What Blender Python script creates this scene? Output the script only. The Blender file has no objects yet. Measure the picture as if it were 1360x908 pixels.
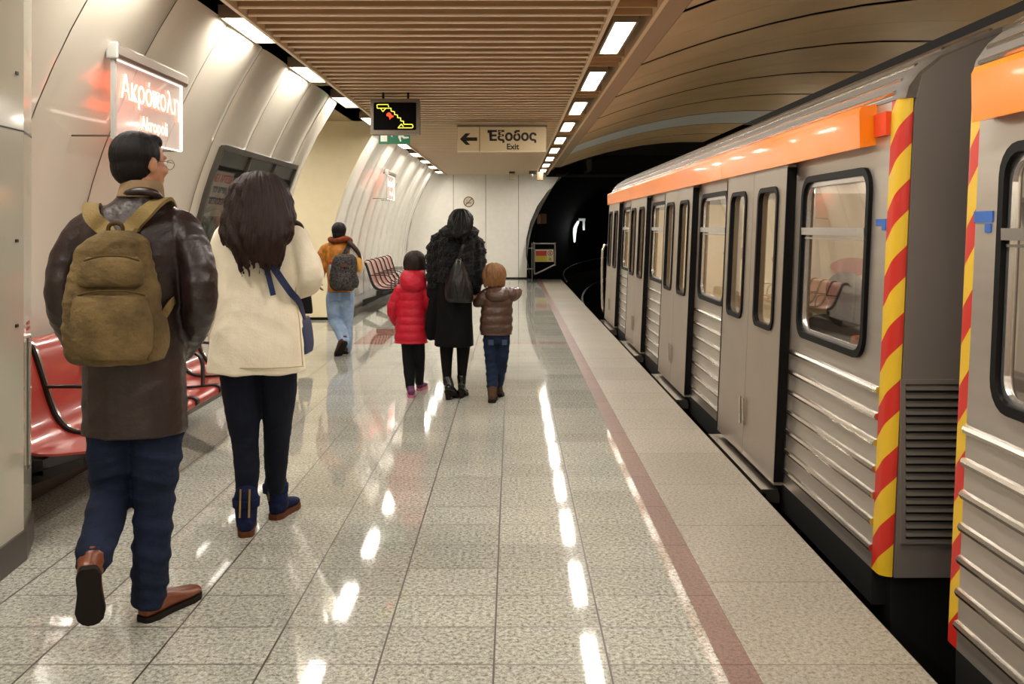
import bpy, bmesh, math, random
import numpy as np
from mathutils import Vector, Matrix
from mathutils.geometry import tessellate_polygon

random.seed(7)
PI = math.pi
SC = bpy.context.scene
COL = SC.collection

# ------------------------------------------------------------------ camera
CH = 1.52                       # eye height
F = 1230.0                      # focal length in pixels of a 1360 px wide frame
cd = bpy.data.cameras.new('camera'); cam = bpy.data.objects.new('camera', cd); COL.objects.link(cam)
cam.location = (0, 0, CH); cam.rotation_euler = (PI/2, 0, 0)
cd.sensor_width = 36; cd.lens = 36*F/1360; cd.shift_y = -153/1360; cd.clip_end = 300
SC.camera = cam
# ------------------------------------------------------------------ world, exposure
SC.view_settings.view_transform = 'Standard'; SC.view_settings.look = 'None'
SC.view_settings.gamma = 1.0; SC.view_settings.use_curve_mapping = False
SC.view_settings.exposure = 0.68
w = bpy.data.worlds.new('world'); SC.world = w; w.use_nodes = True
w.node_tree.nodes['Background'].inputs[0].default_value = (1, .85, .7, 1)
w.node_tree.nodes['Background'].inputs[1].default_value = 0.02
LAMP_W = 19.0                   # watts of each ceiling fitting
TRACK_FILL_W = 11.0                 # watts of each added fill lamp behind the train
LAMP_COL = (1.0, .945, .86)

# ------------------------------------------------------------------ materials
def lin(h):
    h = h.lstrip('#'); c = [int(h[i:i+2], 16)/255 for i in (0, 2, 4)]
    return tuple(((x/12.92) if x <= .04045 else ((x+.055)/1.055)**2.4) for x in c) + (1,)
MATS = {}
def mat(name, col, rough=.6, metal=0, spec=.5, var=0, vs=8, bump=0, bs=60, coat=0, emit=0, ecol=None, stretch=(1, 1, 1), col2=None, sheen=0):
    if name in MATS: return MATS[name]
    m = bpy.data.materials.new(name); m.use_nodes = True; MATS[name] = m
    nt = m.node_tree; N = nt.nodes; L = nt.links; b = N['Principled BSDF']
    c = lin(col) if isinstance(col, str) else col
    if rough >= .7 and spec == .5: spec = .2
    b.inputs['Base Color'].default_value = c
    b.inputs['Roughness'].default_value = rough; b.inputs['Metallic'].default_value = metal
    b.inputs['Specular IOR Level'].default_value = spec; b.inputs['Coat Weight'].default_value = coat
    b.inputs['Coat Roughness'].default_value = .05
    if sheen: b.inputs['Sheen Weight'].default_value = sheen
    if emit:
        b.inputs['Emission Color'].default_value = lin(ecol) if ecol else c
        b.inputs['Emission Strength'].default_value = emit
    if var or bump or col2:
        tc = N.new('ShaderNodeTexCoord'); mp = N.new('ShaderNodeMapping'); L.new(tc.outputs['Object'], mp.inputs[0])
        mp.inputs['Scale'].default_value = stretch
    if var or col2:
        nz = N.new('ShaderNodeTexNoise'); nz.inputs['Scale'].default_value = vs; nz.inputs['Detail'].default_value = 5
        L.new(mp.outputs[0], nz.inputs['Vector'])
        r = N.new('ShaderNodeValToRGB'); L.new(nz.outputs['Fac'], r.inputs[0]); L.new(r.outputs[0], b.inputs['Base Color'])
        lo, hi = [max(0, x*(1-var)) for x in c[:3]], [min(1, x*(1+var)) for x in c[:3]]
        if col2: hi = list(lin(col2)[:3]); lo = list(c[:3])
        r.color_ramp.elements[0].position = .35; r.color_ramp.elements[1].position = .65
        r.color_ramp.elements[0].color = lo + [1]; r.color_ramp.elements[1].color = hi + [1]
    if bump:
        n2 = N.new('ShaderNodeTexNoise'); n2.inputs['Scale'].default_value = bs; n2.inputs['Detail'].default_value = 4
        L.new(mp.outputs[0], n2.inputs['Vector'])
        bp = N.new('ShaderNodeBump'); bp.inputs['Strength'].default_value = bump; bp.inputs['Distance'].default_value = .01
        L.new(n2.outputs['Fac'], bp.inputs['Height']); L.new(bp.outputs[0], b.inputs['Normal'])
    return m

def mth(nt, op, a, b=None, c=None):
    n = nt.nodes.new('ShaderNodeMath'); n.operation = op
    for i, v in enumerate((a, b, c)):
        if v is None: continue
        if isinstance(v, (int, float)): n.inputs[i].default_value = v
        else: nt.links.new(v, n.inputs[i])
    return n.outputs[0]
def mixc(nt, f, a, b):
    n = nt.nodes.new('ShaderNodeMix'); n.data_type = 'RGBA'
    for s, v in ((n.inputs[0], f), (n.inputs[6], a), (n.inputs[7], b)):
        if isinstance(v, (int, float)): s.default_value = v
        elif isinstance(v, tuple): s.default_value = v
        else: nt.links.new(v, s)
    return n.outputs[2]

def granite(name, base, dark, light, x0, tw, y0, td, jx, jy, jcol, rough, spec, patch=False, js=1.0, bump=.02):
    m = bpy.data.materials.new(name); m.use_nodes = True; MATS[name] = m
    nt = m.node_tree; b = nt.nodes['Principled BSDF']; L = nt.links
    tc = nt.nodes.new('ShaderNodeTexCoord'); sp = nt.nodes.new('ShaderNodeSeparateXYZ'); L.new(tc.outputs['Object'], sp.inputs[0])
    def noise(s, d=3):
        n = nt.nodes.new('ShaderNodeTexNoise'); n.inputs['Scale'].default_value = s; n.inputs['Detail'].default_value = d; n.inputs['Roughness'].default_value = .5 if d < 6 else .78
        L.new(tc.outputs['Object'], n.inputs['Vector']); return n.outputs['Fac']
    def ramp(v, stops):
        r = nt.nodes.new('ShaderNodeValToRGB'); L.new(v, r.inputs[0]); e = r.color_ramp.elements
        while len(e) < len(stops): e.new(.5)
        for q, (p, c) in zip(e, stops): q.position = p; q.color = c
        return r.outputs[0]
    speck = ramp(noise(60, 7), [(.36, lin(dark)), (.47, lin(base)), (.6, lin(light))])
    fine = ramp(noise(210, 2), [(.3, (.62, .6, .56, 1)), (.5, (1, 1, 1, 1))])
    mx = nt.nodes.new('ShaderNodeMix'); mx.data_type = 'RGBA'; mx.blend_type = 'MULTIPLY'; mx.inputs[0].default_value = 1
    L.new(speck, mx.inputs[6]); L.new(fine, mx.inputs[7]); col = mx.outputs[2]
    # tile to tile tone
    ix = mth(nt, 'FLOOR', mth(nt, 'DIVIDE', mth(nt, 'SUBTRACT', sp.outputs[0], x0), tw))
    iy = mth(nt, 'FLOOR', mth(nt, 'DIVIDE', mth(nt, 'SUBTRACT', sp.outputs[1], y0), td))
    cb = nt.nodes.new('ShaderNodeCombineXYZ'); L.new(ix, cb.inputs[0]); L.new(iy, cb.inputs[1])
    wn = nt.nodes.new('ShaderNodeTexWhiteNoise'); L.new(cb.outputs[0], wn.inputs['Vector'])
    tone = mth(nt, 'ADD', mth(nt, 'MULTIPLY', wn.outputs['Value'], .16), .87)
    big = mth(nt, 'ADD', mth(nt, 'MULTIPLY', noise(1.3, 3), .35), .82)
    tt = mth(nt, 'MULTIPLY', tone, big)
    hs = nt.nodes.new('ShaderNodeMix'); hs.data_type = 'RGBA'; hs.blend_type = 'MULTIPLY'; hs.inputs[0].default_value = 1
    L.new(col, hs.inputs[6]); cbt = nt.nodes.new('ShaderNodeCombineColor')
    for i in range(3): L.new(tt, cbt.inputs[i])
    L.new(cbt.outputs[0], hs.inputs[7]); col = hs.outputs[2]
    if patch:   # red granite insets in the paving
        def inside(a, lo, hi): return mth(nt, 'MULTIPLY', mth(nt, 'GREATER_THAN', a, lo), mth(nt, 'LESS_THAN', a, hi))
        p1 = mth(nt, 'MULTIPLY', inside(sp.outputs[0], -2.062, -1.662), inside(sp.outputs[1], 11.97, 13.78))
        col = mixc(nt, mth(nt, 'MULTIPLY', p1, .8), col, lin('#8a4f40'))
        p2 = mth(nt, 'MULTIPLY', inside(sp.outputs[0], -1.662, .70), inside(sp.outputs[1], 11.97, 12.27))
        col = mixc(nt, mth(nt, 'MULTIPLY', p2, .35), col, lin('#a8705c'))
    def line(a, o, p, t):
        fr = mth(nt, 'FRACT', mth(nt, 'DIVIDE', mth(nt, 'SUBTRACT', a, o), p))
        d = mth(nt, 'ABSOLUTE', mth(nt, 'SUBTRACT', fr, .5))
        return mth(nt, 'GREATER_THAN', d, .5 - t/p/2)
    lx = line(sp.outputs[0], x0, tw, jx); ly = mth(nt, 'MULTIPLY', line(sp.outputs[1], y0, td, jy), js)
    j = mth(nt, 'MAXIMUM', lx, ly)
    col = mixc(nt, j, col, lin(jcol))
    L.new(col, b.inputs['Base Color'])
    rr = mth(nt, 'ADD', mth(nt, 'MULTIPLY', noise(60, 3), .03), rough - .015)
    L.new(mth(nt, 'ADD', rr, mth(nt, 'MULTIPLY', j, .4)), b.inputs['Roughness'])
    b.inputs['Specular IOR Level'].default_value = spec
    bp = nt.nodes.new('ShaderNodeBump'); bp.inputs['Strength'].default_value = bump; bp.inputs['Distance'].default_value = .004
    L.new(noise(40, 2), bp.inputs['Height']); L.new(bp.outputs[0], b.inputs['Normal'])
    return m

def hazard_mat():
    m = bpy.data.materials.new('hazard_tape'); m.use_nodes = True
    nt = m.node_tree; b = nt.nodes['Principled BSDF']
    tc = nt.nodes.new('ShaderNodeTexCoord'); sp = nt.nodes.new('ShaderNodeSeparateXYZ'); nt.links.new(tc.outputs['UV'], sp.inputs[0])
    v = mth(nt, 'SUBTRACT', sp.outputs[1], mth(nt, 'MULTIPLY', sp.outputs[0], 1.35))
    f = mth(nt, 'GREATER_THAN', mth(nt, 'FRACT', mth(nt, 'DIVIDE', v, .29)), .47)
    nt.links.new(mixc(nt, f, lin('#c02418'), lin('#d8b022')), b.inputs['Base Color'])
    b.inputs['Roughness'].default_value = .4
    return m

def glass_mat(name, tint, gl, rough=.02, gcol=(.9, .9, .9, 1)):
    m = bpy.data.materials.new(name); m.use_nodes = True; nt = m.node_tree; N = nt.nodes
    N.remove(N['Principled BSDF']); out = N['Material Output']
    t = N.new('ShaderNodeBsdfTransparent'); t.inputs[0].default_value = tint
    g = N.new('ShaderNodeBsdfGlossy'); g.inputs[0].default_value = gcol; g.inputs['Roughness'].default_value = rough
    mx = N.new('ShaderNodeMixShader'); mx.inputs[0].default_value = gl
    nt.links.new(t.outputs[0], mx.inputs[1]); nt.links.new(g.outputs[0], mx.inputs[2]); nt.links.new(mx.outputs[0], out.inputs[0])
    return m

# ------------------------------------------------------------------ geometry collector
def P(px, py, Y):                       # a point of the view at distance Y
    return Vector(((px-680)*Y/F, Y, CH-(py-301)*Y/F))
def catmull(pts, n):
    pts = [tuple(p) for p in pts]; out = []
    a = np.array(pts, float); m = len(a)
    if m < 3: return [tuple(a[0]+(a[-1]-a[0])*t/n) for t in range(n+1)]
    for i in range(m-1):
        p0, p1, p2, p3 = a[max(i-1, 0)], a[i], a[i+1], a[min(i+2, m-1)]
        for k in range(n):
            t = k/n
            out.append(tuple(.5*((2*p1)+(-p0+p2)*t+(2*p0-5*p1+4*p2-p3)*t*t+(-p0+3*p1-3*p2+p3)*t**3)))
    out.append(tuple(a[-1])); return out

class G:
    def __init__(s): s.v = []; s.f = []; s.uv = {}
    def add(s, vs, fs):
        o = len(s.v); s.v += [tuple(v) for v in vs]; s.f += [tuple(i+o for i in f) for f in fs]; return s
    def box(s, x0, x1, y0, y1, z0, z1, M=None):
        vs = [Vector((x, y, z)) for x in (x0, x1) for y in (y0, y1) for z in (z0, z1)]
        if M: vs = [M @ v for v in vs]
        return s.add(vs, [(0, 1, 3, 2), (4, 6, 7, 5), (0, 4, 5, 1), (2, 3, 7, 6), (0, 2, 6, 4), (1, 5, 7, 3)])
    def rings(s, rs, cap=True):
        o = len(s.v); n = len(rs[0])
        for r in rs: s.v += [tuple(p) for p in r]
        for i in range(len(rs)-1):
            for k in range(n):
                k2 = (k+1) % n
                s.f.append((o+i*n+k, o+i*n+k2, o+(i+1)*n+k2, o+(i+1)*n+k))
        if cap:
            s.f.append(tuple(o+k for k in reversed(range(n)))); e = o+(len(rs)-1)*n; s.f.append(tuple(e+k for k in range(n)))
        return s
    def loft(s, rings, n=28, sub=4, scallop=None, power=2.0):
        """rings (z, cx, cy, rx, ry) from bottom to top"""
        rr = catmull(rings, sub); out = []
        for (z, cx, cy, rx, ry) in rr:
            k = 1
            if scallop: k = 1 + scallop[1]*(abs(math.sin(PI*z/scallop[0]))**.6 - .6)
            ring = []
            for i in range(n):
                a = 2*PI*i/n; c, q = math.cos(a), math.sin(a)
                e = 2/power
                ring.append((cx+k*rx*math.copysign(abs(c)**e, c), cy+k*ry*math.copysign(abs(q)**e, q), z))
            out.append(ring)
        return s.rings(out)
    def tube(s, pts, rad, n=12, sub=5, round_=True, scallop=None, flat=1.0, up=None):
        """smooth tube; rad number or list; flat squashes along up"""
        if not isinstance(rad, (list, tuple)): rad = [rad]*len(pts)
        q = catmull([tuple(p)+(r,) for p, r in zip(pts, rad)], sub)
        c = [Vector(p[:3]) for p in q]; r = [max(p[3], .0008) for p in q]
        T = [(c[min(i+1, len(c)-1)]-c[max(i-1, 0)]).normalized() for i in range(len(c))]
        u = Vector(up) if up else (Vector((0, 0, 1)) if abs(T[0].z) < .9 else Vector((0, 1, 0)))
        rs = []; ln = 0
        U = (u - T[0]*u.dot(T[0])).normalized()
        cc = []
        for i in range(len(c)):
            if i: ln += (c[i]-c[i-1]).length
            U = (U - T[i]*U.dot(T[i])).normalized()
            if up:
                uu = Vector(up); uu = uu - T[i]*uu.dot(T[i])
                if uu.length > .05: U = uu.normalized()
            V = T[i].cross(U)
            k = 1
            if scallop: k = 1+scallop[1]*(abs(math.sin(PI*ln/scallop[0]))**.6-.6)
            cc.append((c[i], U.copy(), V, r[i]*k, T[i]))
        def ring(ce, U, V, rr): return [ce + V*(rr*math.cos(2*PI*j/n)) + U*(rr*flat*math.sin(2*PI*j/n)) for j in range(n)]
        if round_:
            ce, U, V, rr, t = cc[0]
            for a in (.12, .5, .86): rs.append(ring(ce - t*rr*math.cos(math.asin(a)), U, V, rr*a))
        for ce, U, V, rr, t in cc: rs.append(ring(ce, U, V, rr))
        if round_:
            ce, U, V, rr, t = cc[-1]
            for a in (.86, .5, .12): rs.append(ring(ce + t*rr*math.cos(math.asin(a)), U, V, rr*a))
        return s.rings(rs)
    def ell(s, c, r, M=None, n=20, m=12):
        rs = []
        for i in range(1, m):
            th = PI*i/m
            ring = []
            for k in range(n):
                a = 2*PI*k/n
                v = Vector((r[0]*math.sin(th)*math.cos(a), r[1]*math.sin(th)*math.sin(a), -r[2]*math.cos(th)))
                if M: v = M @ v
                ring.append(v + Vector(c))
            rs.append(ring)
        return s.rings(rs)
    def ribbon(s, pts, w_, t, nrm, sub=5):
        q = [Vector(p) for p in catmull(pts, sub)]; nn = catmull(nrm, sub) if isinstance(nrm[0], (tuple, list, Vector)) else [nrm]*len(q)
        rs = []
        for i, c in enumerate(q):
            T = (q[min(i+1, len(q)-1)]-q[max(i-1, 0)]).normalized(); N_ = Vector(nn[i]); N_ = (N_-T*N_.dot(T)).normalized(); S = T.cross(N_)
            rs.append([c+S*w_/2+N_*t/2, c-S*w_/2+N_*t/2, c-S*w_/2-N_*t/2, c+S*w_/2-N_*t/2])
        return s.rings(rs)
    def plate(s, outer, holes, mp, thick=True):
        """flat panel with holes; mp(u, v, d) -> point, d=0 front, d=1 back"""
        loops = [outer]+holes; flat = [p for l in loops for p in l]; n = len(flat)
        tris = tessellate_polygon([[Vector((p[0], p[1], 0)) for p in l] for l in loops])
        vs = [mp(u, v, 0) for u, v in flat]; fs = [tuple(t) for t in tris]
        if thick:
            vs += [mp(u, v, 1) for u, v in flat]; fs += [tuple(i+n for i in reversed(t)) for t in tris]
            o = 0
            for l in loops:
                m = len(l)
                for k in range(m): fs.append((o+k, o+(k+1) % m, o+(k+1) % m+n, o+k+n))
                o += m
        return s.add(vs, fs)
    def prism(s, poly, y0, y1, axis='y'):
        """poly (x, z) swept along Y"""
        rs = [[(x, y, z) for x, z in poly] for y in (y0, y1)]
        return s.rings(rs)

def rr(u0, u1, v0, v1, r, n=5):
    out = []
    for cx, cy, a0 in ((u1-r, v1-r, 0), (u0+r, v1-r, 90), (u0+r, v0+r, 180), (u1-r, v0+r, 270)):
        for k in range(n+1):
            a = math.radians(a0+90*k/n); out.append((cx+r*math.cos(a), cy+r*math.sin(a)))
    return out
def rect(u0, u1, v0, v1): return [(u0, v0), (u1, v0), (u1, v1), (u0, v1)]

def wloc(o):
    l = Vector((0, 0, 0))
    while o: l += Vector(o.location); o = o.parent
    return l
def build(name, g, m, parent=None, smooth=False, origin=None, bev=0):
    me = bpy.data.meshes.new(name)
    o0 = wloc(parent) if parent else Vector(origin or (0, 0, 0))
    me.from_pydata([tuple(Vector(v)-o0) for v in g.v], [], g.f)
    bm = bmesh.new(); bm.from_mesh(me); bmesh.ops.recalc_face_normals(bm, faces=bm.faces); bm.to_mesh(me); bm.free()
    ob = bpy.data.objects.new(name, me); COL.objects.link(ob)
    if parent: ob.parent = parent
    else: ob.location = o0
    me.materials.append(m)
    if smooth:
        for p in me.polygons: p.use_smooth = True
        if smooth == 'auto':
            me.polygons.foreach_set('use_smooth', [True]*len(me.polygons))
            mark_sharp(me)
    if bev:
        b = ob.modifiers.new('bevel', 'BEVEL'); b.width = bev; b.segments = 2; b.limit_method = 'ANGLE'
    return ob
def mark_sharp(me, ang=.7):
    bm = bmesh.new(); bm.from_mesh(me)
    for e in bm.edges:
        if len(e.link_faces) == 2 and e.calc_face_angle(0) > ang: e.smooth = False
    bm.to_mesh(me); bm.free()
def fused(name, g, m, parent, voxel=.008, it=3, disp=None, keep=None):
    """one continuous surface grown round all the shapes collected in g"""
    o0 = wloc(parent)
    me = bpy.data.meshes.new('tmp'); me.from_pydata([tuple(Vector(v)-o0) for v in g.v], [], g.f)
    bm = bmesh.new(); bm.from_mesh(me); bmesh.ops.recalc_face_normals(bm, faces=bm.faces); bm.to_mesh(me); bm.free()
    t = bpy.data.objects.new('tmp', me); COL.objects.link(t)
    r = t.modifiers.new('r', 'REMESH'); r.mode = 'VOXEL'; r.voxel_size = voxel
    if it: s = t.modifiers.new('s', 'SMOOTH'); s.iterations = it; s.factor = .5
    dg = bpy.context.evaluated_depsgraph_get(); dg.update()
    nm = bpy.data.meshes.new_from_object(t.evaluated_get(dg)); nm.name = name
    bpy.data.objects.remove(t); bpy.data.meshes.remove(me)
    if disp:
        n = len(nm.vertices); co = np.empty(n*3); nm.vertices.foreach_get('co', co); co = co.reshape(-1, 3)
        no = np.empty(n*3); nm.vertices.foreach_get('normal', no); no = no.reshape(-1, 3)
        co = co + no*disp(co)[:, None]; nm.vertices.foreach_set('co', co.ravel()); nm.update()
    for p in nm.polygons: p.use_smooth = True
    nm.materials.clear(); nm.materials.append(m)
    ob = bpy.data.objects.new(name, nm); COL.objects.link(ob); ob.parent = parent
    return ob
def wrinkle(amp, freq, seed=0, st=(1, 1, 1.6)):
    R = np.random.RandomState(seed)
    K = [(R.normal(size=3)*freq*(.6+i*.35)*np.array(st), R.rand()*6.28, 1/(1+.5*i)) for i in range(7)]
    def f(co):
        q = co + .03*np.sin(co[:, [1, 2, 0]]*11+seed)
        s = sum(a*(1-2*np.abs(np.sin(q@k+p))) for k, p, a in K)
        return amp*s/3
    return f
def grooves(amp, cx, cy, n=34, seed=0):
    def f(co):
        a = np.arctan2(co[:, 1]-cy, co[:, 0]-cx)
        return amp*(np.sin(a*n+3*np.sin(co[:, 2]*9+seed))*.6+.6*np.sin(a*n*.37+co[:, 2]*14+seed))
    return f
def strands(g, rings, n, r, seed=0, tail=.04, a0=0, a1=2*PI, wave=.006):
    """locks of hair laid over a lofted mass; rings (z, cx, cy, rx, ry) from the tips up"""
    R = random.Random(seed); rs = sorted(rings, key=lambda q: -q[0])
    for i in range(n):
        a = a0+(a1-a0)*(i+R.random()*.8)/n; ph = R.random()*6; end = R.random()*tail; pts = []
        for k, (z, cx, cy, rx, ry) in enumerate(rs):
            w_ = wave*math.sin(z*38+ph)*min(1, k*.5); zz = z-(end if k == len(rs)-1 else 0); q = 1.0+R.uniform(-.02, .04)
            pts.append((cx+rx*q*math.cos(a)+w_, cy+ry*q*math.sin(a)+w_*.5, zz))
        m = len(pts); g.tube(pts, [r*(.8 if k == 0 else 1.1 if k < m-2 else .8 if k == m-2 else .25) for k in range(m)], n=7, sub=4)
def fur(amp, seed=0):
    R = np.random.RandomState(seed); K = [(R.normal(size=3)*s, R.rand()*6) for s in (45, 60, 80, 110, 150, 200)]
    def f(co): return amp*sum(np.sin(co@k+p) for k, p in K)/3 + amp*.8*np.sin(co[:, 2]*70+2*np.sin(co[:, 0]*20))
    return f

def tag(o, label, cat, group=None, kind=None):
    if label: o['label'] = label
    if cat: o['category'] = cat
    if group: o['group'] = group
    if kind: o['kind'] = kind
    return o
def thing(name, label, cat, loc, group=None):
    o = bpy.data.objects.new(name, None); COL.objects.link(o); o.location = loc; o.empty_display_size = .1
    return tag(o, label, cat, group)
def struct(name, g, m, smooth=False):
    o = build(name, g, m, None, smooth); o['kind'] = 'structure'; return o
def dup(root, loc, label=None):
    c = root.copy(); COL.objects.link(c); c.location = loc
    if label: c['label'] = label
    for ch in list(root.children):
        d = ch.copy(); COL.objects.link(d); d.parent = c
        for gch in list(ch.children):
            e = gch.copy(); COL.objects.link(e); e.parent = d
    return c
FONT = None
def text(name, body, size, loc, m, parent, rot=(PI/2, 0, 0), align='CENTER', sx=1, ext=.001, bold=0, outline=0):
    cu = bpy.data.curves.new(name, 'FONT'); cu.body = body; cu.size = size; cu.align_x = align; cu.align_y = 'CENTER'
    cu.extrude = ext; cu.offset = bold; cu.resolution_u = 3
    t = bpy.data.objects.new('tmp', cu); COL.objects.link(t)
    dg = bpy.context.evaluated_depsgraph_get(); dg.update()
    me = bpy.data.meshes.new_from_object(t.evaluated_get(dg)); bpy.data.objects.remove(t)
    M = Matrix.Translation(Vector(loc)-wloc(parent)) @ (Matrix.Rotation(rot[2], 4, 'Z') @ Matrix.Rotation(rot[0], 4, 'X')) @ Matrix.Diagonal((sx, 1, 1, 1))
    me.transform(M); me.name = name; me.materials.clear(); me.materials.append(m)
    o = bpy.data.objects.new(name, me); COL.objects.link(o); o.parent = parent
    return o
# ================================================================== SETTING
M_FLOOR = granite('floor_granite', '#a6a69b', '#5f5e57', '#d2d2c9', -.063, .4, 3.217, .302, .007, .008, '#3d2f26', .045, .5, patch=True, js=.75, bump=.004)
M_EDGE = granite('edge_granite', '#948c7e', '#5a5449', '#afa798', .834, .583, 3.217, .75, .004, .006, '#6a5c50', .42, .4, js=.7, bump=.12)
M_RED = granite('terracotta_granite', '#80645a', '#54423a', '#92756a', .725, .2, 3.217, .604, .001, .006, '#5a3a2e', .35, .4, js=.7)
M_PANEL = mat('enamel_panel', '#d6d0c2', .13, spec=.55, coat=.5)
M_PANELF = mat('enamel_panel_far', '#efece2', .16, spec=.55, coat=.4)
M_CREAM = mat('cream_wall_paint', '#e2d6b6', .5, var=.02)
M_END = mat('end_wall_panel', '#f4f1e8', .35, var=.02)
M_JOINT = mat('joint_gap', '#6f5840', .8)
M_BLACK = mat('black_void', '#0a0908', .9)
M_SLAT_LIT = mat('slat_lit_edge', '#f4e4c8', .4)  # paler lower edge: light bounced off the floor, put into the colour
M_SLAT = mat('slat_enamel', '#bf9d72', .42, var=.06, vs=3)
M_SLATB = mat('slat_backing', '#8a6c4e', .8)
M_TRIM = mat('ceiling_trim', '#e0cba8', .4)
M_FASCIA = mat('fascia_paint', '#a08a6c', .5)
M_VAULT = mat('vault_panel', '#cdb68e', .5, var=.08, vs=1.2)
M_VAULT_SHEEN = mat('vault_panel_sheen', '#e6f4fa', .4)  # cold bright reflection on one vault panel, put into its colour
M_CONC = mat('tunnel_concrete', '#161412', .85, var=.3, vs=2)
M_DARK = mat('dark_bulkhead', '#1c1a17', .7)
M_PLINTH = mat('plinth_brown', '#3a3128', .35)
M_BALLAST = mat('track_bed', '#1b1714', .95, var=.4, vs=25, bump=.8, bs=40)
M_STEEL = mat('rail_steel', '#8a857e', .3, metal=1)

YB = -7.0; YE = 27.1; OP0, OP1 = 11.3, 15.1
struct('floor', G().box(-2.75, .725, YB, YE, -1.2, 0).box(-9.5, -2.75, OP0-.5, OP1, -1.2, 0), M_FLOOR)
struct('trim_1', G().box(.725, .834, YB, YE, -1.2, 0), M_RED)
struct('trim_2', G().box(.834, 1.417, YB, YE-.3, -.12, 0), M_EDGE)
struct('trim_3', G().box(.834, 1.36, YB, YE-.3, -1.2, -.12), M_CONC)
struct('floor_2', G().box(.8, 7.2, YB, 75, -1.3, -1.2), M_BALLAST)
# --- left vaulted wall, panel by panel but one mesh
WCX, WCZ, WR = 1.70, .48, 4.6
def wallx(z, s=0): return WCX+s-math.sqrt(max(WR**2-(z-WCZ)**2, 0))
def wall_section(y0, joints, y1, shift, zt, m, name, bulge=.012):
    g = G(); js = [y0]+[j for j in joints if y0+.05 < j < y1-.05]+[y1]
    zs = [0, .25, .6, .9, 1.2, 1.5, 1.8, 2.0, 2.2, 2.4, 2.6, 2.8, 2.95, zt]
    for a, b in zip(js, js[1:]):
        a += .006; b -= .006; n = 12; grid = []
        for i in range(n+1):
            t = i/n; y = a+(b-a)*t
            e = bulge*(1-(2*t-1)**2) - (.008 if i in (0, n) else 0)
            grid.append([(wallx(z, shift)+e, y, z) for z in zs])
        vs = [p for r in grid for p in r]; k = len(zs)
        g.add(vs, [(i*k+j, (i+1)*k+j, (i+1)*k+j+1, i*k+j+1) for i in range(n) for j in range(k-1)])
    o = struct(name, g, m, True)
    return o
def wall_back(y0, y1, shift, zt, name):
    zs = [0, .25, .6, .9, 1.2, 1.5, 1.8, 2.0, 2.2, 2.4, 2.6, 2.8, 2.95, zt]; g = G()
    ring = [(wallx(z, shift)-.022, z) for z in zs]+[(wallx(z, shift)-.10, z) for z in reversed(zs)]
    g.prism(ring, y0, y1); struct(name, g, M_JOINT)
J = [6.95+.96*k for k in range(-15, 22)]
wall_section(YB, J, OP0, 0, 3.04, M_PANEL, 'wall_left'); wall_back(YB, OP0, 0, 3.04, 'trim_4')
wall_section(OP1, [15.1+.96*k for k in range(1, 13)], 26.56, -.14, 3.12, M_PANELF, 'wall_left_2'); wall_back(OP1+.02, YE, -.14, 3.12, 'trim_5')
# opening on the left: white reveal of the near wall, cream cross wall
struct('wall_left_3', G().plate([(-9.5, 0)]+[(wallx(z, -.14)+.004, z) for z in (0, .3, .6, .9, 1.2, 1.5, 1.8, 2.1, 2.4, 2.7, 3.0, 3.12)]+[(-2.2, 3.24), (-9.5, 3.24)], [], lambda u, v, d: (u, OP1-.004+.12*d, v)).box(-9.5, -2.9, OP0-.62, OP0-.5, 0, 3.24).box(-9.62, -9.5, OP0-.5, OP1, 0, 3.24), M_CREAM)
struct('baseboard_left_2', G().box(-9.5, -2.62, OP1-.015, OP1, 0, .045), M_BLACK)
g = G(); g.prism([(wallx(z)-.006, z) for z in (0, .6, 1.2, 1.8, 2.2, 2.6, 3.04)]+[(wallx(z)-.3, z) for z in (3.04, 2.6, 2.2, 1.8, 1.2, .6, 0)], OP0-.5, OP0+.002)
struct('trim_6', g, M_PANELF)
struct('ceiling_2', G().box(-9.5, -2.2, OP0-.5, OP1, 3.24, 3.3), mat('corridor_ceiling', '#a08c6a', .6))
# plinth under the benches
pl = [(-3.0, 0), (-2.66, 0), (-2.66, .12), (-2.675, .155), (-2.72, .18), (-3.0, .18)]
struct('baseboard_left', G().prism(pl, YB, OP0-.05).prism(pl, OP1+.0, YE-.1), M_PLINTH, 'auto')
# end wall with rounded left corner and tunnel cut-out on the right
prof = [(1.42, 3.06), (1.384, 3.0), (.97, 2.29), (.727, 1.81), (.60, 1.5), (.53, 1.22), (.47, .9), (.44, .59), (.43, .3), (.43, 0)]
g = G(); g.plate([(-1.9, 0)]+prof[::-1]+[(-1.9, 3.06)], [], lambda u, v, d: (u, YE+.12*d, v))
for x in (-1.71, -.77, .195): pass
struct('wall_back', g, M_END)
g = G()
for x in (-1.715, -.77, .192): g.box(x-.006, x+.006, YE-.004, YE+.01, .03, 3.06)
struct('trim_7', g, M_JOINT)
g = G(); rs = []
for k in range(9):
    a = PI/2*k/8; cxr = .45
    rs.append([(lambda X: (X + cxr*(1-math.cos(a)) if 1 else 0, 26.8-.25+ (YE-26.8+.25)*math.sin(a), z))(wallx(z, -.14)) for z in (0, .6, 1.2, 1.8, 2.2, 2.6, 2.95, 3.12)])
vs = [p for r in rs for p in r]; g.add(vs, [(i*8+j, (i+1)*8+j, (i+1)*8+j+1, i*8+j+1) for i in range(8) for j in range(7)])
struct('wall_back_2', g, M_END, True)
struct('wall_back_3', G().box(-3.2, -1.9, YE+.002, YE+.12, 0, 3.12), M_END)
struct('baseboard_back', G().box(-2.45, .43, YE-.02, YE, 0, .04), M_BLACK)
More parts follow.
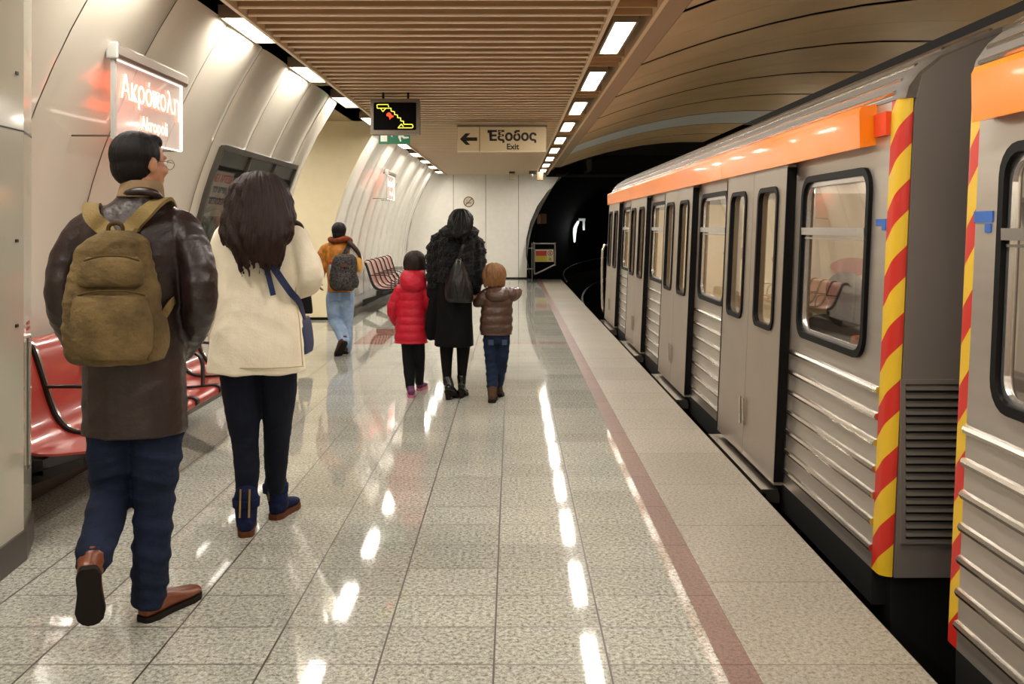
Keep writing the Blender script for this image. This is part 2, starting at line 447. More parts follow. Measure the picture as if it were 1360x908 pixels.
# --- slatted ceiling
g = G(); ge = G()
y = 3.6-.236*40+.01
while y < YE:
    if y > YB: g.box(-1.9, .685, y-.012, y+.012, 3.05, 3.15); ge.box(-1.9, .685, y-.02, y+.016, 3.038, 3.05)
    y += .236
struct('ceiling', g, M_SLAT); struct('ceiling_10', ge, M_SLAT_LIT)
g = G(); y = 3.6-.236*40+.01; RL = [5.25+2.2*k for k in range(-5, 10)]
while y < YE:
    if y > YB and all(abs(y-l) > .7 for l in RL): g.box(.72, 1.01, y-.012, y+.012, 3.045, 3.15)
    y += .236
struct('ceiling_3', g, M_SLAT)
struct('ceiling_4', G().box(-1.92, 1.2, YB, YE, 3.17, 3.2), M_SLATB)
struct('trim_8', G().box(-1.935, -1.905, YB, YE, 3.02, 3.17), M_TRIM)
struct('trim_9', G().box(.685, .715, YB, YE, 3.02, 3.17), M_TRIM)
struct('trim_10', G().box(1.01, 1.04, YB, YE, 3.02, 3.17), M_TRIM)
struct('ceiling_5', G().box(-2.6, -1.92, YB, YE, 3.55, 3.6).box(-2.6, -2.55, YB, OP0, 3.1, 3.6).box(-2.75, -2.7, OP1+.15, YE, 3.1, 3.6), M_BLACK)
struct('ceiling_6', G().box(-2.6, -2.2, OP0, OP1, 3.24, 3.6), M_FASCIA)
# --- vault over the track
def vz(x): return 3.685-(x-4.6)**2/17.6
VJ = [6.5+2.15*k for k in range(-7, 9)]
g = G(); gb = G(); VX = [1.21, 1.45, 1.7, 1.96, 2.4, 2.81, 3.3, 3.83, 4.3, 4.88]
g.prism([(1.04, 3.04), (1.21, 3.04), (1.21, 3.10), (1.04, 3.10)], YB, 23.7)
struct('trim_11', g, M_FASCIA)
g = G()
for a, b in zip([YB]+[j for j in VJ if j > YB], [j for j in VJ if j > YB]):
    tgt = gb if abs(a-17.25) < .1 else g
    ring = [(x, vz(x)) for x in VX]+[(x, vz(x)+.006) for x in reversed(VX)]
    mid = (a+b)/2
    tgt.prism(ring, a+.065, mid-.006); tgt.prism(ring, mid+.006, b-.065)
struct('ceiling_7', g, M_VAULT, 'auto'); struct('ceiling_8', gb, M_VAULT_SHEEN, 'auto')
struct('ceiling_9', G().prism([(x, vz(x)+.10) for x in VX]+[(x, vz(x)+.16) for x in reversed(VX)], YB, 23.8).box(4.9, 5.15, YB, 23.8, 3.85, 3.95), M_BLACK)
RXp = [(5.12, 3.68), (5.6, 3.5), (6.1, 3.1), (6.5, 2.5), (6.75, 1.6), (6.8, .6), (6.8, -1.2)]
struct('wall_right', G().prism(RXp+[(x+.15, z+.05) for x, z in reversed(RXp)], YB, 25), M_VAULT, 'auto')
# --- dark bulkhead over the tunnel mouth, tunnel that bends right
g = G().box(1.05, 7.2, 24.4, 24.6, 3.42, 4.2).box(1.0, 7.2, 26.9, 27.2, 2.98, 4.1).box(1.0, 2.1, 24.0, 27.0, 3.3, 3.4)
struct('wall_back_4', g, M_DARK)
struct('trim_12', G().box(1.3, 7.2, 26.7, 26.9, 2.96, 3.03).box(2.0, 2.12, 24.6, 26.9, 3.02, 3.8), mat('beam_dark', '#262320', .6))
g = G(); rs = []
for k in range(26):
    y = 25+k*2; off = max(0, y-27)**2/140
    ring = []
    for i in range(25):
        a = math.radians(-35+250*i/24); ring.append((3.35+off+2.95*math.cos(a), y, .85+2.75*math.sin(a)))
    rs.append(ring)
vs = [p for r in rs for p in r]; g.add(vs, [(i*25+j, (i+1)*25+j, (i+1)*25+j+1, i*25+j+1) for i in range(25) for j in range(24)])
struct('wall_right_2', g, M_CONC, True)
struct('wall_front', G().box(-3, 7.2, YB-.12, YB, -1.3, 4), M_CREAM)
for xr in (2.25, 3.65):
    g = G(); pts = [(xr+max(0, y-27)**2/140, y, -1.05) for y in range(int(YB), 70, 3)]
    g.ribbon(pts, .07, .14, (0, 0, 1)); r = build('rail', g, M_STEEL); tag(r, 'steel running rail %s the train, on the dark track bed' % ('under the platform side of' if xr < 3 else 'under the far side of'), 'rail')
g = G(); g.tube([(1.6+max(0, y-27)**2/140, y, -.08) for y in range(27, 60, 3)], .022, n=8, sub=2)
tag(build('tunnel_pipe', g, mat('pipe_metal', '#b9b4aa', .35, metal=.6), None, True), 'thin pale pipe curving away into the black tunnel', 'pipe')

# ================================================================== CEILING LIGHTS
M_DIFF = mat('diffuser', '#ffffff', .5, emit=7, ecol='#fff3e0')
M_HOUS = mat('lamp_housing', '#8d7c66', .4)
def lamp(x, y, wd, ln, z, nm, group, first=None, label='', pw=1.0):
    t = thing(nm, label, 'light', (x, y, z), group)
    g = G(); a, b = wd/2, ln/2
    g.box(x-a-.02, x-a, y-b-.02, y+b+.02, z-.005, z+.09).box(x+a, x+a+.02, y-b-.02, y+b+.02, z-.005, z+.09)
    g.box(x-a, x+a, y-b-.02, y-b, z-.005, z+.09).box(x-a, x+a, y+b, y+b+.02, z-.005, z+.09).box(x-a, x+a, y-b, y+b, z+.05, z+.09)
    build('housing', g, M_HOUS, t)
    build('diffuser', G().box(x-a, x+a, y-b, y+b, z+.012, z+.02), M_DIFF, t)
    ld = bpy.data.lights.new('lamp', 'AREA'); ld.shape = 'RECTANGLE'; ld.size = wd*.96; ld.size_y = ln*.96; ld.energy = LAMP_W*(ln/1.24)*pw; ld.color = LAMP_COL
    lo = bpy.data.objects.new('lamp', ld); COL.objects.link(lo); lo.parent = t; lo.location = (0, 0, .004)
    return t
ordn = ['nearest', 'second nearest', 'third nearest', 'fourth nearest', 'fifth nearest', 'sixth nearest', 'seventh nearest', 'eighth nearest', 'ninth nearest', 'tenth nearest']
vis = 0; bk = 0
for y in RL:
    v = y > 7
    lamp(.838, y, .15, 1.24, 3.03, 'ceiling_light', 'lights in the slot beside the track vault', label=('white rectangular light in the right ceiling slot, %s in view' % ordn[min(vis, 9)]) if v else 'right ceiling slot light, out of view overhead or behind, %s of these' % ordn[bk]); bk += 0 if v else 1
    if v: vis += 1
vis = 0; bk = 0
for k in range(8, -8, -1):
    y = 9.2+2.06*k; v = y > 8
    lamp(-2.015, y, .165, .9, 3.03, 'ceiling_light', 'lights along the top of the left wall', label=('white light strip above the left wall panels, %s in view' % ordn[min(vis, 9)]) if v else 'left wall light strip, out of view overhead or behind, %s of these' % ordn[bk]); bk += 0 if v else 1
    if v: vis += 1
# corridor lamps round the corner
for cx_ in (-4.6, -7.0):
    t = lamp(cx_, 13.2, .3, 1.24, 3.13, 'corridor_light', None, label='ceiling light in the side passage %s' % ('nearer the platform' if cx_ > -5 else 'farther from the platform'), pw=1.9)

# added fill lamps, unseen behind the train, to brighten the vault from below
for y in (-3, 3, 9, 15, 21):
    t = thing('track_fill_light', 'added unseen fill light across the track behind the train, %s' % {-3: 'behind the viewer', 3: 'level with the nearest car', 9: 'level with the second door', 15: 'level with the front of the train', 21: 'beyond the train'}[y], 'light', (6.55, y, 1.9))
    build('housing', G().box(6.52, 6.62, y-.62, y+.62, 1.82, 1.9), M_HOUS, t)
    build('diffuser', G().box(6.50, 6.60, y-.6, y+.6, 1.90, 1.93), M_DIFF, t)
    ld = bpy.data.lights.new('lamp', 'AREA'); ld.shape = 'RECTANGLE'; ld.size = .12; ld.size_y = 1.2; ld.energy = TRACK_FILL_W; ld.color = LAMP_COL
    lo = bpy.data.objects.new('lamp', ld); COL.objects.link(lo); lo.parent = t; lo.location = (-.02, 0, .05); lo.rotation_euler = (0, math.radians(180+35), 0)
# ================================================================== TRAIN
M_SS = mat('stainless_side', '#b9b2a9', .34, metal=.7, var=.06, vs=3, stretch=(1, .3, 4))
M_DOOR = mat('door_metal', '#a2978a', .4, metal=.65, var=.04, vs=2)
M_RIB = mat('rib_bright', '#cfc9c0', .22, metal=1)
M_ROOF = mat('roof_metal', '#665e56', .65, metal=.35, var=.15, vs=5, stretch=(3, .2, 3))
M_ENDF = mat('end_wall_grey', '#78706a', .5, metal=.2)
M_ORANGE = mat('orange_panel', '#f47f12', .2, spec=.5, coat=.2)
M_REDOR = mat('red_orange', '#d83c10', .4)
M_RUB = mat('black_rubber', '#060505', .55, spec=.15)
M_ALU = mat('window_aluminium', '#c9c8c8', .25, metal=.9)
M_UNDER = mat('underframe_black', '#0f0e0d', .6)
M_HAZ = hazard_mat()
M_GLASS = glass_mat('train_glass', (.8, .76, .7, 1), .38, gcol=(1, .97, .92, 1))
M_BLUE = mat('blue_sticker', '#2f62b0', .5)
M_INT = mat('train_interior', '#b9ab92', .6)
M_SCREEN = mat('screen_beige', '#d8c49a', .5); M_OVAL = mat('oval_red', '#b8402c', .5)
M_SEATO = mat('orange_brown_seat', '#a85a30', .5)
def bx(z): return 1.60+.045*z
def make_car(y0, y1, d0, pitch, nd, w0, nw, label, end_near):
    t = thing('metro_car', label, 'train', (2.95, (y0+y1)/2, -1.0))
    doors = [(d0+pitch*k, d0+pitch*k+1.5) for k in range(nd)]
    wins = [(w0+pitch*k, w0+pitch*k+.96) for k in range(nw)]
    a, b = y0+.105, y1-.105
    ZW0, ZW1 = .92, 1.78
    holes = [rr(u, v, ZW0, ZW1, .09) for u, v in wins]+[rect(u+.06, v-.06, .05, 1.84) for u, v in doors]
    for sd in (0, 1):
        mp = (lambda u, v, d: (bx(v)+.045*d, u, v)) if sd == 0 else (lambda u, v, d: (5.9-bx(v)-.045*d, u, v))
        g = G().plate(rect(a, b, 0, 2.1), holes, mp); build('side_wall', g, M_SS, t)
    # corrugations between the doors
    segs = []; e = a
    for u, v in doors: segs.append((e, u-.02)); e = v+.02
    segs.append((e, b))
    for u, v in segs:
        if v-u < .1: continue
        g = G()
        for k in range(7):
            z = .09+.117*k
            pr = [(bx(z)+.004, z-.02), (bx(z)-.012, z-.014), (bx(z)-.018, z), (bx(z)-.012, z+.012), (bx(z)+.004, z+.018)]
            g.prism(pr, u, v)
        build('ribbed_panel', g, M_RIB, t, 'auto')
    for u, v in wins:
        wf = build('window', G().plate(rr(u-.022, v+.022, ZW0-.022, ZW1+.022, .11), [rr(u+.012, v-.012, ZW0+.012, ZW1-.012, .085)], lambda p, q, d: (bx(q)-.02+.05*d, p, q)), M_RUB, t, 'auto')
        g = G().plate(rr(u+.012, v-.012, ZW0+.012, ZW1-.012, .085), [rr(u+.03, v-.03, ZW0+.03, ZW1-.04, .07)], lambda p, q, d: (bx(q)+.0+.02*d, p, q))
        g.box(bx(1.5)-.022, bx(1.5)+.012, u+.012, v-.012, 1.475, 1.515).box(bx(1.45)-.008, bx(1.45)+.01, u+.02, v-.02, 1.452, 1.462)
        build('window_bar', g, M_ALU, wf)
        build('window_glass', G().plate(rr(u+.014, v-.014, ZW0+.014, ZW1-.014, .08), [], lambda p, q, d: (bx(q)+.012, p, q), False), M_GLASS, wf)
    for u, v in doors:
        mid = (u+v)/2
        for l0, l1, ws in ((u, mid-.004, .0), (mid+.004, v, 0)):
            wu0, wu1 = l0+.17, l0+.59
            df = lambda p, q, d: (1.54+.045*q+.05*d, p, q)
            lf = build('door_leaf', G().plate(rect(l0, l1, .0, 1.885), [rr(wu0, wu1, .90, 1.75, .07)], df), M_DOOR, t)
            g = G().plate(rr(wu0-.018, wu1+.018, .882, 1.768, .08), [rr(wu0+.012, wu1-.012, .912, 1.738, .06)], lambda p, q, d: (1.528+.045*q+.03*d, p, q))
            build('gasket', g, M_RUB, lf, 'auto')
            build('door_glass', G().plate(rr(wu0, wu1, .90, 1.75, .06), [], lambda p, q, d: (1.56+.045*q, p, q), False), M_GLASS, lf)
            g = G().box(1.545, 1.60, l0-.012 if l0 == u else l1, l0 if l0 == u else l1+.012, .02, 1.87)
            build('door_edge_shade', G().add([((x-1.545)*1+1.536+.045*z, y, z) for x, y, z in g.v], g.f), M_RUB, lf)  # black strip stands in for the shaded door edge and contact shadow
            build('door_pull', G().box(1.532, 1.545, (mid-.05 if l0 == u else mid+.03), (mid-.03 if l0 == u else mid+.05), .2, .38), M_RIB, lf)
        g = G().box(1.47, 1.57, u+.02, v-.02, -.055, -.03).box(1.50, 1.58, u+.02, v-.02, -.11, -.055)
        build('door_step', g, M_RIB, t)
    # orange cover of the door rail
    pr = [(1.612, 1.885), (1.610, 2.055), (1.622, 2.078), (1.70, 2.09), (1.70, 1.90)]
    ca, cb_ = y0+.27, y1-.12
    if end_near == 'far': ca, cb_ = y0+.2, y1-.19
    nseg = max(1, round((cb_-ca)/2.83)); st = (cb_-ca)/nseg
    for k in range(nseg):
        build('orange_fascia', G().prism(pr, ca+st*k+.003, ca+st*(k+1)-.003), M_ORANGE, t)
    for yy in ((y0+.11, y0+.25), (y1-.18, y1-.11)): build('marker_box', G().box(1.668, 1.72, yy[0], yy[1], 1.93, 2.035), M_REDOR, t)
    # roof
    prf = [(1.69, 2.08), (1.705, 2.135), (1.75, 2.20), (1.84, 2.275), (2.0, 2.345), (2.25, 2.435), (2.6, 2.52), (2.95, 2.55)]
    prf = prf+[(5.9-x, z) for x, z in reversed(prf[:-1])]
    g = G(); rs = []
    for yy, k in ((y0, .93), (y0+.02, .97), (y0+.07, 1), (y1-.07, 1), (y1-.02, .97), (y1, .93)):
        rs.append([(2.95+(x-2.95)*(.985+.015*(k-.93)/.07), yy, 2.08+(z-2.08)*k) for x, z in prf])
    g.rings(rs); build('roof', g, M_ROOF, t, 'auto')
    g = G()
    for x, z in ((1.70, 2.115), (1.73, 2.17), (1.79, 2.235), (1.91, 2.307), (2.12, 2.39), (2.4, 2.472)): g.tube([(x, y0+.08, z), (x, y1-.08, z)], .011, n=6, sub=1, round_=False)
    build('roof_ribs', g, M_RIB, t, 'auto')
    # ends with rounded hazard corners
    def ring_end(yy, r):
        pts = [(1.655, 0), (1.747, 2.05)]+[(x+.03, z-.02) for x, z in prf[2:-2]]+[(4.153, 2.05), (4.245, 0)]
        return pts
    for yy, sgn in ((y0, 1), (y1, -1)):
        g = G().plate(ring_end(yy, 0), [], lambda u, v, d: (u, yy-sgn*.008+sgn*.05*d, v)); build('end_wall', g, M_ENDF, t)
    for yy, sgn in ((y0, 1), (y1, -1)):
        for sd in (0, 1):
            verts = []; faces = []; uvs = []; n = 8; zz = [0, .5, 1.0, 1.5, 2.08]
            for i in range(-1, n+1):
                an = PI/2*max(i, 0)/n
                for z in zz:
                    x = bx(z)+.05-.05*math.cos(an); y = yy+sgn*(.05-.05*math.sin(an)) if i >= 0 else yy+sgn*.105
                    if sd: x = 5.9-x
                    verts.append((x, y, z)); uvs.append((((.05*an+.055) if i >= 0 else 0)*(.8 if sgn > 0 else -.8), z))
            k = len(zz)
            for i in range(n+1):
                for j in range(k-1): faces.append((i*k+j, (i+1)*k+j, (i+1)*k+j+1, i*k+j+1))
            o = build('hazard_corner', G().add(verts, faces), M_HAZ, t, True)
            uvl = o.data.uv_layers.new(name='UVMap')
            for lp in o.data.loops: uvl.data[lp.index].uv = uvs[lp.vertex_index]
    # louvre on the end walls
    for yy, sgn in ((y0, -1), (y1, 1)):
        gf = G().plate(rect(1.68, 2.02, .15, .86), [rect(1.70, 2.0, .17, .84)], lambda u, v, d: (u, yy+sgn*(.009+.012*(1-d)), v))
        lv = build('louvre', gf, M_ENDF, t)
        g = G()
        for k in range(19):
            z = .185+.035*k; g.add([(1.70, yy+sgn*.012, z+.022), (2.0, yy+sgn*.012, z+.022), (2.0, yy+sgn*.028, z), (1.70, yy+sgn*.028, z)], [(0, 1, 2, 3)])
        build('louvre_slats', g, mat('louvre_light', '#8d857a', .35, metal=.7), lv)
        build('louvre_back', G().box(1.695, 2.005, min(yy+sgn*.009, yy+sgn*.011), max(yy+sgn*.009, yy+sgn*.011), .165, .845), M_UNDER, lv)
    # underframe, floor, interior
    build('underframe', G().box(1.66, 4.2, y0+.04, y1-.04, -.75, .0).box(1.60, 1.66, y0+.1, y1-.1, -.16, 0), M_UNDER, t)
    build('interior_floor', G().box(1.66, 4.2, y0+.06, y1-.06, .0, .04), mat('train_floor', '#4a443c', .6), t)
    build('interior_ceiling', G().box(1.8, 4.1, y0+.06, y1-.06, 2.04, 2.07), M_INT, t)
    build('interior_lamp', G().box(2.9, 3.0, y0+.5, y1-.5, 2.01, 2.035), mat('interior_lamp_glow', '#fff6e6', .5, emit=16, ecol='#fff1dc'), t)
    ld = bpy.data.lights.new('lamp', 'AREA'); ld.shape = 'RECTANGLE'; ld.size = .1; ld.size_y = y1-y0-1; ld.energy = 90; ld.color = LAMP_COL
    lo = bpy.data.objects.new('lamp', ld); COL.objects.link(lo); lo.parent = t; lo.location = (0, 0, 3.0)
    for u, v in wins:
        for xs_ in (1.78, 3.72):
            for yy in (u+.05, u+.52):
                g = G().box(xs_, xs_+.4, yy, yy+.4, .38, .46).box(xs_, xs_+.4, yy-.03, yy+.05, .46, .95)
                build('passenger_seat', g, M_SEATO, t, bev=.02)
    for u, v in doors:
        for yy in (u+.12, v-.12):
            if yy < y0+.2 or yy > y1-.2: continue
            sc = build('draught_screen', G().box(1.74, 2.35, yy-.012, yy+.012, .3, 1.72), M_SCREEN, t)
            g = G(); cz = 1.28; g.plate([(2.04+.13*math.cos(2*PI*k/20), cz+.055*math.sin(2*PI*k/20)) for k in range(20)], [], lambda p, q, d: (p, yy-.016+.003*d, q))
            build('red_oval', g, M_OVAL, sc)
            build('red_bar', G().box(1.95, 2.05, yy-.015, yy-.0125, 1.47, 1.485), M_OVAL, sc)
    for u, v in doors: build('grab_pole', G().tube([(2.95, (u+v)/2, .04), (2.95, (u+v)/2, 2.04)], .017, n=8, sub=1), M_ALU, t, True)
    return t
PIT = 2.83
c1 = make_car(4.02, 15.75, 5.45, PIT, 4, 4.32, 4, 'silver ribbed metro car with orange band ahead, all four doors in view', 'near')
c2 = make_car(-7.9, 3.44, -6.3-.21, PIT, 3, 3.45-1.28-PIT*3, 4, 'silver metro car nearest the viewer, cut by the right edge', 'far')
# stickers beside the hazard corners, grab rail at the leading end
build('sticker', G().box(bx(1.54)-.004, bx(1.54)+.002, 4.13, 4.24, 1.525, 1.555).box(bx(1.5)-.004, bx(1.5)+.002, 4.13, 4.17, 1.505, 1.525), M_BLUE, c1)
build('sticker', G().box(bx(1.54)-.004, bx(1.54)+.002, 3.21, 3.34, 1.535, 1.575).box(bx(1.5)-.004, bx(1.5)+.002, 3.22, 3.26, 1.50, 1.53), M_BLUE, c2)
g = G()
for yy in (15.72, 15.6): g.tube([(1.60, yy, .12), (1.53, yy, .15), (1.53, yy, 1.12), (1.63, yy, 1.2)], .014, n=8, sub=3)
build('grab_rail', g, M_RIB, c1, True)
build('gangway', G().box(2.45, 3.45, 3.46, 4.01, .02, 1.98), M_RUB, c1)
build('coupler', G().box(2.8, 3.1, 3.46, 4.1, -.5, -.3), M_UNDER, c1)
# ================================================================== SIGNS AND FITTINGS
M_GREYF = mat('grey_frame', '#7c7265', .4, metal=.4)
M_SCR = mat('display_black', '#030303', .6, spec=.1)
M_YLED = mat('yellow_led', '#d8d040', .5, emit=1.1, ecol='#dcd43c')
M_RLED = mat('red_led', '#f03010', .5, emit=1.6, ecol='#ff3a18')
M_BLK = mat('black_print', '#100c0a', .5)
M_WHT = mat('white_print', '#e8e6dc', .5)
# --- LED display with escalator symbol
yd = 10.5
t = thing('led_display', 'black LED display with yellow escalator symbol hanging from ceiling', 'display', (-1.33, yd+.08, 2.57))
def D(px, py): return P(px, py, yd)
a, b = P(492, 131, yd), P(557, 178, yd)
g = G().plate(rr(a.x, b.x, b.z, a.z, .012), [rr(a.x+.035, b.x-.035, b.z+.045, a.z-.04, .015)], lambda u, v, d: (u, yd+.16*d, v))
build('casing', g, M_GREYF, t)
build('screen', G().box(a.x+.034, b.x-.034, yd+.02, yd+.15, b.z+.044, a.z-.039), M_SCR, t)
g = G()
def Q(cx, cy, dy=0): v = P(480+cx/11.36, 120+cy/11.36, yd); return Vector((v.x, yd+.016, v.z))
g.ribbon([Q(235, 265), Q(232, 215), Q(250, 210), Q(400, 210), Q(408, 250)], .009, .004, (0, 1, 0), sub=1)
seq = [(235, 266), (445, 266), (445, 310), (497, 318), (497, 362), (543, 368), (543, 410), (590, 412), (590, 458), (634, 462), (634, 508), (765, 510), (778, 540), (765, 562), (550, 562), (600, 505), (632, 545)]
for p, q in zip(seq, seq[1:]): g.ribbon([Q(*p), Q(*q)], .009, .004, (0, 1, 0), sub=1)
for p, q in (((285, 268), (322, 318)), ((322, 318), (365, 268))): g.ribbon([Q(*p), Q(*q)], .008, .004, (0, 1, 0), sub=1)
build('escalator_symbol', g, M_YLED, t)
g = G()
for poly in ([(378, 350), (410, 328), (440, 345), (450, 372), (480, 378), (482, 395), (445, 410), (425, 440), (418, 405), (400, 385), (378, 385)],):
    g.plate([tuple(Q(*p)[i] for i in (0, 2)) for p in poly], [], lambda u, v, d: (u, yd+.012+.004*d, v))
build('no_entry_arrow', g, M_RLED, t)
for px in (509, 542): v = P(px, 130, yd+.06); build('hanger', G().box(v.x-.012, v.x+.012, yd+.05, yd+.08, v.z-.02, 3.172), M_BLK, t)
# --- green emergency exit sign
yg = 13.0
t = thing('emergency_exit_sign', 'green and white running-man exit sign hanging behind LED display', 'sign', (-1.64, yg, 2.68))
a, b = P(503, 160, yg), P(544.5, 191, yg)
M_GRN = mat('sign_green', '#0c6b45', .4, emit=.25, ecol='#0c6b45')
build('panel', G().box(a.x, b.x, yg, yg+.04, b.z, a.z), M_GRN, t)
g = G()
cx = a.x; w_ = b.x-a.x; h_ = a.z-b.z; z0 = b.z
def pl2(g, poly, y=yg-.003): g.plate([(cx+u*w_, z0+v*h_) for u, v in poly], [], lambda u, v, d: (u, y+.003*d, v))
pl2(g, rect(.06, .27, .1, .8))
pl2(g, [(.32, .45), (.44, .62), (.44, .52), (.56, .52), (.56, .38), (.44, .38), (.44, .28)])
pl2(g, [(.62, .30), (.68, .10), (.72, .10), (.71, .32), (.80, .22), (.96, .24), (.96, .30), (.82, .31), (.76, .42), (.80, .52), (.88, .44), (.92, .48), (.80, .66), (.66, .66), (.60, .52), (.63, .50), (.68, .58), (.66, .42)])
pl2(g, [(.70, .72), (.74, .69), (.78, .72), (.78, .78), (.74, .81), (.70, .78)])
build('pictogram', g, mat('pictogram_white', '#d8dccd', .5, emit=.3, ecol='#d8dccd'), t)
for x_ in (-1.68, -1.52): build('hanger', G().box(x_, x_+.02, yg+.01, yg+.03, a.z, 3.172), M_GREYF, t)
# --- Exit sign
ye = 13.2
t = thing('exit_sign', 'beige hanging sign with black arrow, Greek word and Exit', 'sign', (-.15, ye, 2.58))
a, b = P(607.5, 168.5, ye), P(725.5, 201.5, ye)
M_SGN = mat('sign_beige', '#b7a687', .5, emit=.1, ecol='#c9ab7c')
g = G().box(a.x, b.x, ye, ye+.14, b.z, a.z); build('panel', g, M_SGN, t, bev=.004)
build('top_rail', G().box(a.x-.01, b.x+.01, ye-.01, ye+.15, a.z, a.z+.035), M_GREYF, t)
dv = P(637, 180, ye).x; build('divider', G().box(dv-.004, dv+.004, ye-.003, ye, b.z, a.z), M_BLK, t)
build('bottom_edge', G().box(a.x, b.x, ye-.003, ye, b.z, b.z+.012), mat('pale_edge', '#dccfae', .4), t)
def E(cx, cy): v = P(360+cx/3.4, 60+cy/3.4, ye); return (v.x, v.z)
g = G().plate([E(853, 424), (E(878, 398)[0], E(0, 398)[1]), E(900, 398), E(882, 416), E(931, 416), E(931, 432), E(882, 432), E(900, 450), E(880, 450)], [], lambda u, v, d: (u, ye-.004+.004*d, v))
build('arrow', g, M_BLK, t)
c_ = P(680, 181, ye); text('greek_lettering', 'Έξοδος', .195, (c_.x, ye-.004, c_.z), M_BLK, t, bold=.007, sx=1.0)
c_ = P(681, 195, ye); text('latin_lettering', 'Exit', .115, (c_.x, ye-.004, c_.z), M_BLK, t, bold=.003)
for px in (622, 709): v = P(px, 165, ye+.05); build('hanger', G().box(v.x-.008, v.x+.008, ye+.06, ye+.08, a.z+.03, 3.172), M_TRIM, t)
# --- no smoking sign on the end wall
t = thing('no_smoking_sign', 'round no smoking sign on the white end wall', 'sign', (P(622.5, 268, YE).x, YE-.01, P(622.5, 268, YE).z))
c = wloc(t); g = G()
circ = lambda r, n=28: [(c.x+r*math.cos(2*PI*k/n), c.z+r*math.sin(2*PI*k/n)) for k in range(n)]
build('disc', G().plate(circ(.15), [], lambda u, v, d: (u, YE-.006+.006*d, v)), mat('disc_white', '#dcd0b8', .4), t)
g.plate(circ(.155), [circ(.132)], lambda u, v, d: (u, YE-.012+.008*d, v))
M_BRD = mat('ring_brown', '#5a3426', .5)
g.ribbon([(c.x-.095, YE-.01, c.z-.095), (c.x+.095, YE-.01, c.z+.095)], .022, .006, (0, 1, 0), sub=1)
build('ring', g, M_BRD, t)
g = G().box(c.x-.08, c.x+.08, YE-.008, YE-.006, c.z-.04, c.z-.02); g.ribbon([(c.x-.07, YE-.007, c.z+.0), (c.x-.05, YE-.007, c.z+.03), (c.x-.06, YE-.007, c.z+.07)], .008, .002, (0, 1, 0))
build('cigarette', g, M_BRD, t)
# --- glass station name sign, near and far
M_SGLASS = None
def name_sign():
    t = thing('station_name_sign', '', 'sign', (-2.36, 6.05, 2.05), 'glass station name signs on the left wall')
    x = -2.36; y0, y1 = 5.5, 6.6; z0, z1 = 2.06, 2.52
    m = bpy.data.materials.new('edge_lit_glass'); m.use_nodes = True; nt = m.node_tree; N = nt.nodes; b_ = N['Principled BSDF']
    b_.inputs['Base Color'].default_value = (.7, .62, .58, 1); b_.inputs['Roughness'].default_value = .08
    b_.inputs['Emission Color'].default_value = (1, .72, .62, 1); b_.inputs['Emission Strength'].default_value = .13
    tr = N.new('ShaderNodeBsdfTransparent'); mx = N.new('ShaderNodeMixShader'); mx.inputs[0].default_value = .34
    nt.links.new(tr.outputs[0], mx.inputs[1]); nt.links.new(b_.outputs[0], mx.inputs[2]); nt.links.new(mx.outputs[0], N['Material Output'].inputs[0])
    build('glass_panel', G().box(x-.006, x+.006, y0+.02, y1, z0, z1), m, t)
    me = mat('glowing_glass_edge', '#fff4ec', .4, emit=1.2, ecol='#fff0e6')
    build('glass_edge', G().box(x-.008, x+.008, y1, y1+.012, z0, z1).box(x-.007, x+.007, y0, y1, z0-.008, z0).box(x-.008, x+.008, y0, y1, z1-.006, z1+.002), me, t)
    g = G(); g.prism([(x-.03, z1+.01), (x-.025, z1), (x+.03, z1), (x+.038, z1+.02), (x+.038, z1+.07), (x+.015, z1+.09), (x-.025, z1+.09), (x-.03, z1+.08)], y0-.03, y1+.04)
    build('light_housing', g, mat('housing_bronze', '#8b7c70', .35, metal=.6), t)
    build('end_cap', G().box(x-.032, x+.04, y0-.05, y0-.03, z1-.01, z1+.092), mat('cap_grey', '#b7b7b3', .35, metal=.3), t, bev=.01)
    build('post', G().box(x-.012, x+.012, y0-.03, y0, z0-.02, z1), mat('cap_grey', '#b7b7b3', .35), t)
    for yy in (y0-.015, y1): build('wall_rod', G().tube([(x, yy, z0), (wallx(z0), yy, z0)], .006, n=8, sub=1), M_STEEL, t, True)
    for yy in (y0+.2, y1-.24): build('wall_bracket', G().box(wallx(2.55)-.05, x-.02, yy, yy+.04, z1+.03, z1+.06), M_STEEL, t)
    mf = mat('letters_pink_glow', '#ffdcd0', .4, emit=.9, ecol='#ffc4b4'); mr = mat('letters_orange_glow', '#ff8a60', .4, emit=1.5, ecol='#ff6a44')
    for (bd, sz, zz, yy) in (('Ακρόπολη', .20, z0+.30, 6.06), ('Akropoli', .125, z0+.115, 6.1)):
        text('lettering', bd, sz, (x+.009, yy, zz), mf, t, rot=(PI/2, 0, PI/2), bold=.002, sx=1.02)
        text('lettering_back', bd, sz, (x-.010, yy, zz), mr, t, rot=(PI/2, 0, PI/2), bold=.005, sx=1.02)
    return t
s1 = name_sign()
# rot about Z by +90 makes text read along +Y seen from +X
s1['label'] = 'large glowing glass name sign on left wall above man with backpack'
s2 = dup(s1, (-2.40, 18.3, 2.05), 'small distant glass name sign on far white wall above seats')
